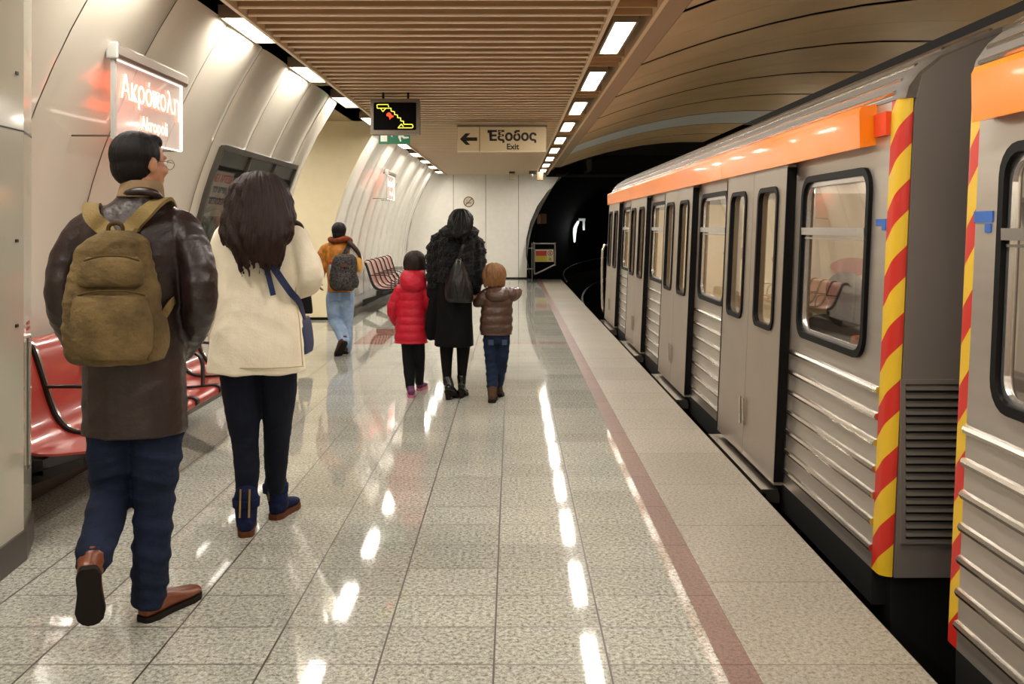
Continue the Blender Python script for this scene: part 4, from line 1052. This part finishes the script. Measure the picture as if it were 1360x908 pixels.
g.tube([W_(345, 306), W_(305, 308), W_(291, 345), W_(287, 390, .0), W_(286, 425, .08), W_(286, 442, .13)], [.06, .068, .064, .060, .052, .048], n=18, sub=4)
g.tube([W_(348, 306), W_(386, 310), W_(404, 337, -.02), W_(415, 363, -.03), W_(408, 377, .08), W_(396, 384, .2)], [.06, .070, .066, .064, .060, .05], n=18, sub=4)
coat = fused('coat', g, M_CRM, t, .008, 3, wrinkle(.012, 8, 13, (1.2, 1.2, 1.4)))
build('hem_seam', G().tube([W_(276, 486, -.06), W_(300, 488, -.14), W_(340, 489, -.168), W_(380, 488, -.14), W_(403, 486, -.06)], .003, n=6), mat('cream_seam', '#bfae88', .9), coat, True)
build('back_seam', G().tube([W_(392, 350, -.03), W_(393, 392, -.04), W_(398, 430, -.07), W_(402, 484, -.07)], .003, n=6), mat('cream_seam', '#bfae88', .9), coat, True)
M_NAVY = mat('navy_trousers', '#101524', .8, var=.2, vs=10)
g = G(); hp = W_(346, 450)
g.loft([(hp.z-.14, hp.x, hp.y, .13, .10), (hp.z, hp.x, hp.y, .16, .12), (hp.z+.1, hp.x, hp.y, .14, .11)])
g.tube([W_(320, 480), W_(322, 530, .02), W_(325, 580, .05), W_(328, 620, .04), P(327, 662, 4.63)], [.108, .095, .072, .066, .054], n=18)
g.tube([W_(370, 480), W_(370, 530, .06), W_(368, 572, .14), P(367, 605, 4.79), P(366, 645, 4.82)], [.100, .085, .070, .066, .054], n=18)
fused('trousers', g, M_NAVY, t, .007, 3, wrinkle(.006, 12, 15, (.5, .5, 2.4)))
M_SUED = mat('navy_suede', '#121a3a', .85, var=.2, vs=20)
M_GOLD = mat('gold_zip', '#b89a5c', .3, metal=.9); M_TANS = mat('tan_sole', '#5a3520', .7)
h = P(327, 713, 4.53)
for (hl, yaw, ank, zp) in ((V(h.x, 4.53, 0), -.27, P(327, 658, 4.6), None), (V(P(362, 690, 4.78).x, 4.80, 0), .22, P(366, 640, 4.86), None)):
    bt = footwear(t, 'boot', hl, yaw, 0, .26, .098, .085, M_SUED, M_TANS, ank=ank, sr=.060, sole=.022)
    for dx in (-.022, .022):
        if yaw > .1 and dx > 0: continue
        x = hl.x+dx+(ank.x-hl.x)*.3
        build('gold_zip', G().ribbon([V(x, hl.y-.010, .10), V(x, hl.y-.002, .17), V(x, hl.y+.004, .235)], .008, .008, (0, -1, 0)), M_GOLD, bt)
    cuff = G().tube([ank+V(0, 0, -.05), ank+V(0, 0, -.01)], [.066, .068], n=16, round_=False); build('cuff', cuff, M_SUED, bt, True)
# long hair
g = G(); hell(g, Mh, (0, -.02, .035), (.094, .105, .092))
def hring(px, py, rp, ry, dy=-.05): v = W_(px, py, dy); return (v.z, v.x, v.y, rp*Y0/F, ry)
g.loft([hring(346, 344, 10, .02, -.16), hring(343, 336, 27, .035, -.155), hring(341, 322, 38, .05, -.14), hring(342, 305, 42, .075, -.11), hring(343, 288, 42, .095, -.075), hring(344, 268, 39, .11, -.04), hring(344, 250, 32, .11, -.02), hring(345, 238, 22, .09, -.01)], n=36)
HR = [hring(345, 341, 21, .04, -.16), hring(341, 325, 36, .06, -.14), hring(341, 310, 42, .08, -.115), hring(343, 290, 42.5, .095, -.08), hring(344, 268, 39, .112, -.04), hring(344, 250, 32, .112, -.02), hring(345, 236, 20, .09, -.01), hring(345, 230, 7, .04, -.0)]
strands(g, HR, 64, .012, 3, .10, -3.6, .45, .010)
g.tube([W_(378, 292, -.04), W_(392, 296, -.03), W_(400, 301, -.02), W_(405, 312, -.02)], [.03, .018, .011, .003], n=8)
g.tube([W_(318, 270, -.06), W_(305, 298, -.08), W_(301, 318, -.08), W_(312, 334, -.1)], [.03, .035, .03, .008], n=10)
g.tube([W_(372, 262, -.05), W_(383, 285, -.06), W_(381, 306, -.08), W_(368, 330, -.12)], [.03, .03, .028, .008], n=10)
M_HBR = mat('dark_brown_hair', '#241009', .45, spec=.3, var=.3, vs=40, bump=.5, bs=55, stretch=(6, 6, .6))
fused('hair', g, M_HBR, t, .006, 1, grooves(.0035, W_(344, 0).x-wloc(t).x, 0, 46, 2))
# navy shoulder bag
bg = thing('shoulder_bag', 'navy shoulder bag on long strap at hip of cream-coated woman', 'bag', W_(410, 470, .05))
M_NB = mat('navy_bag', '#1b2750', .6, var=.15, vs=10)
g = G().loft([ (W_(0, 471).z, W_(406, 0, .1).x, Y0+.1, .024, .10), (W_(0, 460).z, W_(406, 0, .1).x, Y0+.1, .027, .12), (W_(0, 435).z, W_(404, 0, .1).x, Y0+.1, .022, .12), (W_(0, 424).z, W_(403, 0, .1).x, Y0+.1, .012, .10)], n=24, power=3)
build('pouch', g, M_NB, bg, True)
g = G().ribbon([W_(343, 296, -.115), W_(352, 335, -.16), W_(368, 362, -.15), W_(386, 388, -.12), W_(398, 402, -.04), W_(405, 425, .08)], .034, .006, [(0, -1, .2), (0, -1, .1), (.1, -1, 0), (.4, -.8, 0), (1, -.4, 0), (1, 0, 0)])
build('strap', g, M_NB, bg); build('strap_end', G().ribbon([W_(350, 340, -.162), W_(357, 368, -.155), W_(363, 392, -.152)], .026, .005, (0, -1, 0)), M_NB, bg)

# ---------------------------------------------------------------- 3 person in orange jacket
Y0 = 11.08
t = thing('person', 'person in orange jacket, white sleeve and light blue jeans turning left', 'person', (P(452, 0, Y0).x, Y0, 0))
j = dict(shL=W_(433, 331), shR=W_(466, 331), elL=W_(428, 354), elR=W_(476, 350), wrL=W_(425, 371, .05), wrR=W_(476, 364, .18),
         hipL=W_(445, 390), hipR=W_(460, 390), knL=W_(446, 424, .08), knR=W_(460, 426, .1), anL=P(457, 452, 10.85), anR=P(460, 464, 11.15))
hc = W_(450, 308, .0)
Mh = body(t, j, hc, .95, -.2, M_SKIN2, dict(L=((-.1, .2, -1), (.6, .2, 0), (.2, 1, 0), .95), R=((-.4, .8, 0), (0, 0, -1), (0, 0, 1), .9)), k=.85, voxel=.007)
M_ORJ = mat('orange_down_jacket', '#c07a28', .6, var=.3, vs=14, bump=.3, bs=40)
M_OFFW = mat('off_white_sleeve', '#d9d2c4', .7)
g = G()
g.loft([ringz(452, 388, 17, .13), ringz(452, 370, 17, .13), ringz(450, 348, 18, .14), ringz(450, 332, 18, .13), ringz(450, 324, 13, .10), ringz(450, 318, 8, .07)], n=28, scallop=(.07, .03))
g.tube([W_(446, 329), W_(434, 332), W_(429, 342), W_(427, 354), W_(426, 368, .04)], [.08, .085, .075, .07, .045], n=14, scallop=(.07, .06))
fused('jacket', g, M_ORJ, t, .009, 2, wrinkle(.006, 18, 22))
g = G().tube([W_(463, 330), W_(470, 338), W_(476, 350), W_(476, 362, .15)], [.075, .08, .075, .05], n=14)
fused('sleeve', g, M_OFFW, t, .009, 2, wrinkle(.004, 18, 23))
build('sleeve_patch', G().tube([W_(475, 346, -.06), W_(476, 356, -.07)], [.05, .045], n=10), mat('yellow_patch', '#d8a040', .6), t, True)
M_SCF = mat('rust_scarf', '#7a3a1c', .8, var=.35, vs=25)
build('scarf', G().tube([W_(440, 318), W_(444, 320, -.08), W_(451, 319, -.11), W_(459, 317, -.09), W_(464, 320, .0), W_(460, 320, .08), W_(450, 321, .1), W_(442, 320, .06), W_(440, 318)], .045, n=10, sub=4, flat=.8), M_SCF, t, True)
build('scarf_tail', G().tube([W_(462, 320, -.08), W_(470, 328, -.10), W_(476, 336, -.08), W_(479, 344, -.06)], [.03, .03, .025, .012], n=8), mat('dark_braid', '#3c2416', .6), t, True)
M_LJ = mat('light_blue_jeans', '#8fa6c4', .8, var=.15, vs=12, bump=.2, bs=100)
g = G(); hp = W_(452, 388)
g.loft([(hp.z-.1, hp.x, hp.y, .13, .11), (hp.z, hp.x, hp.y, .155, .12), (hp.z+.08, hp.x, hp.y, .14, .11)])
g.tube([W_(444, 392), W_(444, 410, .05), W_(446, 426, .08), P(453, 441, 10.97), P(457, 453, 10.86)], [.10, .098, .085, .078, .07], n=16)
g.tube([W_(460, 392), W_(460, 410, .05), W_(460, 428, .09), W_(460, 448, .07), P(460, 463, 11.14)], [.10, .095, .085, .078, .07], n=16)
fused('jeans', g, M_LJ, t, .009, 2, wrinkle(.007, 15, 25, (.6, .6, 2)))
for x0_ in (443, 459): build('back_pocket', G().ribbon([W_(x0_, 388, -.125), W_(x0_, 399, -.115)], .11, .006, (0, -1, 0)), mat('jeans_pocket', '#7288a6', .8), t)
M_BSH = mat('brown_suede_shoe', '#54382a', .7)
footwear(t, 'shoe', P(459, 455, 10.78), -.75, .85, .27, .10, .085, M_BSH, M_SOLE, ank=P(457, 450, 10.86), sr=.05)
footwear(t, 'shoe', V(P(459, 470, 11.06).x, 11.06, 0), -.4, 0, .27, .10, .085, M_BSH, M_SOLE, ank=P(460, 462, 11.14), sr=.05)
g = G(); hell(g, Mh, (0, -.02, .03), (.092, .108, .098)); hell(g, Mh, (0, -.05, -.04), (.08, .07, .07))
fused('hair', g, M_HAIRB, t, .008, 1, grooves(.002, hc.x-wloc(t).x, 0, 30))
bp = thing('backpack', 'dark speckled backpack carried by the person in orange jacket', 'backpack', P(456, 386, Y0-.2))
M_SPK = mat('speckled_nylon', '#1b1a1e', .7, vs=55, col2='#54504c')
YB0 = Y0-.22
g = G().loft([bring(456, 386, 13, .07), bring(455, 380, 17, .10), bring(455, 368, 18, .11), bring(457, 352, 17, .11), bring(458, 342, 15, .09), bring(459, 337, 9, .05)], n=24, power=2.6)
fused('main_compartment', g, M_SPK, bp, .009, 2, wrinkle(.006, 14, 31))
g = G().loft([bring(456, 383, 10, .04, -.09), bring(456, 372, 12, .05, -.09), bring(456, 362, 9, .03, -.08)], n=20, power=2.6)
fused('front_pocket', g, M_SPK, bp, .009, 2)
g = G().loft([bring(471, 382, 4, .05, .02), bring(472, 374, 5, .07, .02), bring(471, 364, 3, .04, .02)], n=16)
build('side_pocket', g, M_SPK, bp, True)
build('shoulder_strap', G().ribbon([W_(456, 340, -.15), W_(462, 328, -.09), W_(464, 325, .02), W_(464, 340, .14)], .05, .012, [(0, -1, .3), (0, -.6, 1), (0, 0, 1), (0, 1, 0)]), M_SPK, bp)
build('logo_patch', G().box(B(459, 0).x-.04, B(459, 0).x+.04, YB0-.105, YB0-.09, B(0, 354).z, B(0, 350).z), mat('patch_brown', '#5a3422', .6), bp)
bo = thing('water_bottle', 'clear bottle with red cap in side pocket of the speckled backpack', 'bottle', P(440, 365, Y0-.2))
c = P(440, 364, Y0-.2)
build('bottle_body', G().loft([(c.z, c.x, c.y, .03, .03), (c.z+.09, c.x, c.y, .032, .032), (c.z+.12, c.x, c.y, .014, .014)], n=14), mat('bottle_plastic', '#9aa4ac', .15), bo, True)
build('cap', G().loft([(c.z+.115, c.x, c.y, .022, .022), (c.z+.155, c.x, c.y, .022, .022)], n=12), mat('cap_red', '#cc3020', .5), bo, True)

# ---------------------------------------------------------------- 4 girl in red puffer
Y0 = 8.3
t = thing('person', 'child in a red quilted hooded coat and black trousers', 'person', (P(547, 0, Y0).x, Y0, 0))
j = dict(shL=W_(535, 385), shR=W_(562, 385), elL=W_(521, 410), elR=W_(570, 402, .02), wrL=W_(526, 427, .09), wrR=W_(571, 418, .05),
         hipL=W_(541, 448), hipR=W_(556, 448), knL=W_(543, 486, .03), knR=W_(557, 484, .1), anL=W_(545, 516, -.02), anR=P(557, 508, 8.62))
hc = W_(551, 349, .02)
Mh = body(t, j, hc, .90, .25, M_SKIN, dict(L=((.3, .4, -.8), (.7, 0, 0), (0, 1, 0), .68), R=((.1, .1, -1), (-.3, .3, 0), (0, 1, 0), .68)), k=.66, voxel=.006)
M_REDJ = mat('red_nylon', '#b8122c', .5, spec=.35, var=.06, vs=6, bump=.2, bs=60)
g = G()
g.loft([ringz(546, 455, 22, .125), ringz(546, 450, 22, .125), ringz(546, 430, 20.5, .115), ringz(546, 408, 18.5, .10), ringz(547, 395, 18.5, .10), ringz(548, 384, 19, .10), ringz(549, 376, 13, .08), ringz(549, 370, 8, .06)], n=32, sub=9, scallop=(.072, .085))
g.tube([W_(545, 382), W_(534, 384), W_(526, 396), W_(521, 410), W_(524, 422, .05), W_(527, 428, .08)], [.05, .055, .052, .05, .046, .042], n=16, sub=8, scallop=(.07, .15))
g.tube([W_(552, 382), W_(563, 384), W_(568, 394), W_(570, 403, .02), W_(571, 416, .05)], [.05, .055, .052, .05, .042], n=16, sub=8, scallop=(.07, .15))
coat = fused('coat', g, M_REDJ, t, .006, 0, wrinkle(.0025, 25, 41))
g = G().loft([ringz(549, 386, 10, .05, -.08), ringz(549, 380, 17, .085, -.07), ringz(549, 370, 18, .10, -.05), ringz(549.5, 361, 15.5, .095, -.02), ringz(550, 357, 13, .085, .0)], n=28)
fused('hood', g, M_REDJ, coat, .0065, 2, wrinkle(.004, 20, 42))
M_BLT = mat('black_trousers', '#0f0f12', .8, var=.2, vs=10)
g = G(); hp = W_(548, 446)
g.loft([(hp.z-.06, hp.x, hp.y, .09, .08), (hp.z+.05, hp.x, hp.y, .11, .09)])
g.tube([W_(541, 450), W_(543, 485, .03), W_(545, 515, -.01)], [.062, .054, .042], n=14)
g.tube([W_(556, 450), W_(557, 484, .09), P(557, 507, 8.6)], [.060, .052, .042], n=14)
fused('trousers', g, M_BLT, t, .0065, 2, wrinkle(.004, 20, 43))
M_PUR = mat('purple_trainer', '#5a2050', .5); M_PNK = mat('pink_sole', '#b86a80', .6)
footwear(t, 'shoe', V(P(546, 527, 8.22).x, 8.22, 0), -.1, 0, .21, .082, .07, M_PUR, M_PNK, ank=W_(545, 514, -.01), sr=.04)
footwear(t, 'shoe', V(P(556, 512, 8.57).x, 8.57, 0), .2, 0, .21, .082, .07, M_PUR, M_PNK, ank=P(557, 506, 8.62), sr=.04)
g = G(); hell(g, Mh, (0, -.02, .03), (.088, .10, .088)); hell(g, Mh, (0, -.045, -.05), (.08, .066, .08))
strands(g, [(hc.z+z, hc.x+.0, hc.y-.015, rx, ry) for z, rx, ry in ((-.10, .086, .078), (-.05, .088, .095), (0, .09, .10), (.05, .082, .096), (.085, .056, .07), (.106, .018, .02))], 40, .010, 14, .03, -3.5, .4, .004)
fused('hair', g, mat('brown_black_hair', '#24140f', .5, spec=.3, var=.3, vs=40, bump=.4, bs=60, stretch=(6, 6, .7)), t, .007, 1, grooves(.0015, hc.x-wloc(t).x, 0, 34, 5))

# ---------------------------------------------------------------- 5 woman in black
Y0 = 8.2
t = thing('person', 'person in a long black coat with fur top between two children', 'person', (P(605, 0, Y0).x, Y0, 0))
j = dict(shL=W_(584, 323), shR=W_(629, 323), elL=W_(578, 360), elR=W_(633, 358), wrL=W_(574, 392, .05), wrR=W_(632, 389, .03),
         hipL=W_(594, 425), hipR=W_(616, 425), knL=W_(595, 470, .02), knR=W_(615, 468, .06), anL=W_(594, 512, -.0), anR=W_(613, 510, .05))
hc = W_(612, 296, .01)
Mh = body(t, j, hc, .96, .35, M_SKIN, dict(L=((-.1, .1, -1), (.5, .3, 0), (0, 1, 0), .85), R=((.1, .0, -1), (.2, -.6, 0), (0, 1, .0), .85)), k=.88, voxel=.006)
M_FUR = mat('black_fur', '#0d0d10', .75, var=.5, vs=30, bump=.9, bs=90, sheen=.1)
M_BCT = mat('black_wool', '#08080a', .9)
g = G()
g.loft([ringz(605, 374, 27, .15), ringz(605, 360, 28, .16), ringz(605, 340, 29, .16), ringz(606, 324, 30, .15), ringz(608, 314, 25, .13), ringz(609, 305, 16, .11), ringz(610, 301, 9, .08)], n=30)
g.tube([W_(600, 320), W_(583, 324), W_(579, 342), W_(578, 362, .0), W_(577, 376, .02)], [.08, .088, .085, .078, .065], n=16)
g.tube([W_(612, 320), W_(629, 324), W_(632, 342), W_(633, 360), W_(632, 376)], [.08, .088, .085, .078, .065], n=16)
fused('fur_jacket', g, M_FUR, t, .008, 1, fur(.008, 3))
g = G().tube([W_(590, 310, -.04), W_(600, 309, -.12), W_(612, 309, -.13), W_(624, 310, -.08), W_(628, 308, .0), W_(620, 305, .08), W_(606, 304, .09), W_(594, 306, .05), W_(590, 310, -.04)], .05, n=12, sub=4)
fused('fur_collar', g, M_FUR, t, .008, 1, fur(.006, 5))
g = G()
g.loft([ringz(603, 459, 26, .16), ringz(603, 452, 26, .16), ringz(604, 425, 24, .15), ringz(604, 395, 23, .14), ringz(604, 365, 22, .12), ringz(605, 345, 20, .11)], n=32, power=2.2)
g.tube([W_(584, 385, .02), W_(577, 410, .03), W_(573, 432, .04), W_(572, 446, .04)], [.06, .065, .06, .045], n=14)
g.tube([W_(577, 372, .02), W_(574, 390, .05)], [.052, .048], n=14); g.tube([W_(632, 370), W_(632, 386, .03)], [.052, .048], n=14)
fused('coat', g, M_BCT, t, .0075, 2, wrinkle(.006, 12, 51, (1.6, 1.6, .5)))
M_TGT = mat('black_tights', '#08080a', .8)
g = G(); g.tube([W_(595, 435), W_(593, 468, .02), W_(594, 508, .0)], [.080, .058, .036], n=14); g.tube([W_(616, 435), W_(615, 468, .06), W_(613, 506, .06)], [.080, .058, .036], n=14)
fused('tights', g, M_TGT, t, .007, 2)
M_BLB = mat('black_leather_boot', '#0b0b0c', .22, spec=.6)
footwear(t, 'boot', V(P(593, 529, 8.12).x, 8.12, 0), .55, 0, .25, .085, .08, M_BLB, M_SOLE, ank=W_(594, 503), sr=.043, heelh=.065, sole=.012)
footwear(t, 'boot', V(P(612, 527, 8.2).x, 8.2, 0), .1, 0, .25, .085, .08, M_BLB, M_SOLE, ank=W_(613, 500, .06), sr=.043, heelh=.065, sole=.012)
g = G(); hell(g, Mh, (0, -.02, .03), (.094, .108, .10))
def hr2(px, py, rp, ry, dy): v = W_(px, py, dy); return (v.z, v.x, v.y, rp*Y0/F, ry)
g.loft([hr2(608, 315, 9, .04, -.18), hr2(610, 308, 14, .06, -.15), hr2(611, 298, 14.5, .08, -.06), hr2(612, 288, 14, .09, -.02)], n=26)
strands(g, [hr2(609, 313, 13, .06, -.165), hr2(611, 300, 15, .09, -.09), hr2(612, 288, 14.5, .10, -.02), hr2(612, 281, 9, .07, .0), hr2(612, 278, 3, .03, 0)], 34, .010, 6, .09, -3.5, .4, .006)
fused('hair', g, mat('glossy_black_hair', '#060404', .5, spec=.15, bump=.2, bs=60, stretch=(6, 6, .7)), t, .006, 1, grooves(.002, hc.x-wloc(t).x, 0, 40, 8))
bg = thing('handbag', 'black leather hobo bag hanging on the back of the black-coated woman', 'bag', P(610, 403, Y0-.22))
M_BLK2 = mat('black_leather_bag', '#0d0e11', .3, spec=.45, var=.2, vs=10, bump=.3, bs=30)
YB0 = Y0-.24
g = G().loft([bring(611, 402, 15, .04), bring(610, 396, 19, .065), bring(609, 380, 18.5, .07), bring(609, 366, 14, .06), bring(609, 352, 8, .045), bring(609.5, 343, 3, .02)], n=24)
fused('pouch', g, M_BLK2, bg, .007, 2, wrinkle(.006, 13, 61, (1.5, 1.5, .6)))
build('strap', G().ribbon([B(609, 345, 0), W_(613, 332, -.19), W_(618, 320, -.17), W_(623, 312, -.06), W_(625, 314, .06)], .025, .012, [(0, -1, 0), (0, -1, .2), (0, -1, .4), (0, -.4, 1), (0, .4, 1)]), M_BLK2, bg)
build('seam', G().tube([B(601, 372, -.065), B(605, 385, -.072), B(607, 398, -.055)], .004, n=6), M_BLK, bg, True)
build('ring', G().tube([B(609, 348, -.01)+V(.02*math.cos(a), 0, .02*math.sin(a)) for a in [PI*k/5 for k in range(11)]], .004, n=6, sub=1), M_STEEL, bg, True)

# ---------------------------------------------------------------- 6 boy in brown puffer
Y0 = 8.08
t = thing('person', 'child with light brown hair in brown puffer jacket pointing ahead', 'person', (P(660, 0, Y0).x, Y0, 0))
j = dict(shL=W_(646, 391), shR=W_(675, 391), elL=W_(638, 401), elR=W_(684, 390, .14), wrL=W_(633, 402, .04), wrR=W_(687, 386, .30),
         hipL=W_(652, 445), hipR=W_(667, 445), knL=W_(653, 482, .04), knR=W_(666, 480, .06), anL=W_(654, 518, -.02), anR=P(661, 510, 8.25))
hc = W_(656.5, 366, .01)
Mh = body(t, j, hc, .90, .1, M_SKIN, dict(L=((-.5, .3, .5), (0, .4, .3), (0, 0, 1), .66), R=((.35, .9, .1), (0, 0, -1), (-1, 0, 0), .66, .3)), k=.66, voxel=.006)
M_BRJ = mat('brown_nylon', '#463026', .36, spec=.5, var=.08, vs=6, bump=.2, bs=60)
g = G()
g.loft([ringz(659, 444, 20.5, .115), ringz(659, 440, 21.5, .12), ringz(659, 425, 21.5, .12), ringz(660, 408, 20.5, .11), ringz(660, 395, 19.5, .105), ringz(660, 387, 16, .09), ringz(659, 381, 10, .07)], n=32, sub=9, scallop=(.075, .09))
g.tube([W_(655, 390), W_(646, 392), W_(639, 399), W_(634, 402, .03)], [.06, .062, .056, .042], n=16, sub=8, scallop=(.07, .15))
g.tube([W_(664, 390), W_(676, 391), W_(682, 391, .10), W_(687, 388, .26)], [.06, .064, .058, .046], n=16, sub=8, scallop=(.07, .15))
jk = fused('jacket', g, M_BRJ, t, .006, 0, wrinkle(.003, 25, 71))
g = G().loft([ringz(661, 401, 9, .045, -.07), ringz(661, 396, 15, .08, -.07), ringz(661, 388, 16, .095, -.05), ringz(660.5, 382, 13.5, .085, -.02), ringz(659, 379, 11, .075, .0)], n=28)
fused('hood', g, M_BRJ, jk, .0065, 2, wrinkle(.004, 20, 72))
M_BJ = mat('blue_jeans', '#16223a', .8, var=.35, vs=14, bump=.2, bs=100)
g = G(); hp = W_(660, 446)
g.loft([(hp.z-.06, hp.x, hp.y, .10, .085), (hp.z+.05, hp.x, hp.y, .125, .095)])
g.tube([W_(651, 450), W_(653, 482, .04), W_(654, 517, -.01)], [.068, .058, .050], n=14)
g.tube([W_(668, 450), W_(666, 480, .06), P(662, 508, 8.22)], [.066, .058, .048], n=14)
fused('jeans', g, M_BJ, t, .0065, 2, wrinkle(.006, 18, 73, (.6, .6, 2)))
for x0_, dz in ((652, 0), (670, 1)): build('back_pocket', G().ribbon([W_(x0_, 451, -.085), W_(x0_, 458, -.08)], .045, .006, (0, -1, 0)), mat('faded_denim', '#3c4a64', .8), t)
M_BBT = mat('brown_suede_boot', '#46301f', .7)
footwear(t, 'boot', V(P(653, 534, 7.98).x, 7.98, 0), .05, 0, .20, .082, .075, M_BBT, M_SOLE, ank=W_(654, 512, -.0), sr=.045)
footwear(t, 'boot', V(P(661, 520, 8.2).x, 8.2, .05), .15, .5, .20, .08, .07, M_BBT, M_SOLE, ank=P(661, 506, 8.25), sr=.043)
g = G(); hell(g, Mh, (0, -.02, .028), (.094, .104, .094)); hell(g, Mh, (0, -.05, -.045), (.085, .066, .062))
strands(g, [(hc.z+z, hc.x+.0, hc.y-.015, rx, ry) for z, rx, ry in ((-.085, .082, .082), (-.05, .088, .095), (0, .092, .102), (.05, .084, .098), (.085, .058, .07), (.108, .018, .02))], 40, .010, 12, .03, -3.5, .4, .006)
fused('hair', g, mat('light_brown_hair', '#7a5636', .55, spec=.3, var=.3, vs=40, bump=.5, bs=60, stretch=(6, 6, .7)), t, .007, 1, grooves(.003, hc.x-wloc(t).x, 0, 30, 9))

# ---------------------------------------------------------------- 7 person mostly hidden behind the cream coat
Y0 = 11.8
t = thing('person', 'person in olive jacket almost hidden behind the cream-coated woman', 'person', (P(376, 0, Y0).x, Y0, 0))
j = dict(shL=W_(357, 322), shR=W_(393, 322), elL=W_(354, 350), elR=W_(398, 350), wrL=W_(356, 374, .1), wrR=W_(402, 372, .03),
         hipL=W_(368, 378), hipR=W_(384, 378), knL=W_(368, 418), knR=W_(384, 418, .1), anL=W_(368, 451), anR=W_(384, 450, .1))
hc = W_(376, 303)
Mh = body(t, j, hc, .95, 0, M_SKIN, dict(L=((0, .2, -1), (1, 0, 0), (0, 1, 0), .85), R=((.05, .1, -1), (-1, 0, 0), (0, 1, 0), .85)), k=.85, voxel=.008)
g = G().loft([ringz(376, 388, 21, .13), ringz(376, 360, 20, .13), ringz(376, 335, 21, .13), ringz(376, 322, 18, .11), ringz(376, 314, 8, .07)])
g.tube([W_(370, 320), W_(358, 323), W_(354, 350), W_(356, 370, .09)], [.075, .078, .066, .05], n=14); g.tube([W_(382, 320), W_(392, 323), W_(397, 350), W_(401, 370, .02)], [.075, .078, .066, .05], n=14)
fused('jacket', g, mat('olive_jacket', '#5a4a2e', .8, var=.25, vs=12), t, .009, 2, wrinkle(.006, 15, 81))
g = G().loft([(W_(0, 392).z, W_(376, 0).x, Y0, .12, .1), (W_(0, 375).z, W_(376, 0).x, Y0, .15, .11)])
g.tube([W_(368, 385), W_(368, 418), W_(368, 450)], [.09, .075, .06], n=14); g.tube([W_(384, 385), W_(384, 418, .1), W_(384, 450, .1)], [.09, .075, .06], n=14)
fused('jeans', g, mat('mid_blue_jeans', '#4e6a92', .8, var=.2, vs=12), t, .009, 2)
for x_, y_ in ((368, 11.72), (384, 11.82)): footwear(t, 'shoe', V(P(x_, 0, y_).x, y_, 0), 0, 0, .26, .1, .085, M_BSH, M_SOLE, ank=V(P(x_, 0, y_).x, y_+.07, .14), sr=.05)
g = G(); hell(g, Mh, (0, -.02, .03), (.09, .106, .096)); fused('hair', g, M_HAIRB, t, .008, 1)
bg = thing('handbag', 'small black handbag beyond the elbow of the cream coat', 'bag', P(405, 416, Y0))
c = P(405.5, 416, Y0-.0)
g = G().loft([(c.z, c.x, c.y, .085, .055), (c.z+.03, c.x, c.y, .092, .06), (c.z+.2, c.x-.005, c.y, .08, .05), (c.z+.285, c.x-.01, c.y, .07, .03)], n=24, power=3.5)
build('pouch', g, M_BLT, bg, True); build('handle', G().tube([V(c.x-.06, c.y, c.z+.27), V(c.x-.04, c.y, c.z+.42), W_(403, 377, .04), V(c.x+.03, c.y, c.z+.42), V(c.x+.045, c.y, c.z+.27)], .009, n=8), M_BLT, bg, True)

# ---------------------------------------------------------------- 8 passenger in the train
c = V(1.94, 5.40, .47)
t = thing('person', 'person in grey seated inside the train behind first window', 'person', tuple(c))
j = dict(shL=c+V(-.17, 0, .46), shR=c+V(.17, 0, .46), elL=c+V(-.23, .08, .22), elR=c+V(.23, .08, .22), wrL=c+V(-.12, .28, .13), wrR=c+V(.12, .28, .13),
         hipL=c+V(-.09, .05, .08), hipR=c+V(.09, .05, .08), knL=c+V(-.1, .46, .06), knR=c+V(.1, .46, .06), anL=c+V(-.1, .47, -.36), anR=c+V(.1, .47, -.36))
hc = c+V(0, .02, .66)
Mh = body(t, j, hc, 1.0, .0, M_SKIN, dict(L=((.3, .8, -.3), (0, 0, -1), (1, 0, 0)), R=((-.3, .8, -.3), (0, 0, -1), (-1, 0, 0))), k=.88, voxel=.008)
g = G().loft([(c.z-.02, c.x, c.y, .17, .13), (c.z+.2, c.x, c.y, .16, .12), (c.z+.42, c.x, c.y, .19, .11), (c.z+.5, c.x, c.y, .12, .09), (c.z+.54, c.x, c.y, .07, .06)])
for s, q_ in ((-1, 'L'), (1, 'R')): g.tube([c+V(s*.05, 0, .46), j['sh'+q_], j['el'+q_], j['wr'+q_]], [.07, .07, .058, .045], n=14)
fused('jacket', g, mat('grey_jacket', '#4a4442', .8), t, .01, 2, wrinkle(.005, 14, 91))
g = G().loft([(c.z-.05+.02, c.x, c.y+.03, .15, .12), (c.z+.12, c.x, c.y, .15, .12)])
for q_ in 'LR': g.tube([j['hip'+q_], j['kn'+q_], j['an'+q_]], [.085, .068, .05], n=14)
fused('trousers', g, M_BLT, t, .01, 2)
for q_ in 'LR': a_ = j['an'+q_]; footwear(t, 'shoe', V(a_.x, a_.y-.06, .045), 0, 0, .25, .09, .08, M_BSH, M_SOLE)
g = G(); hell(g, Mh, (0, -.03, .02), (.11, .12, .11)); hell(g, Mh, (0, -.06, -.1), (.12, .08, .12)); fused('hair', g, mat('grey_brown_hair', '#2a1f1a', .6, bump=.5, bs=50), t, .009, 1)
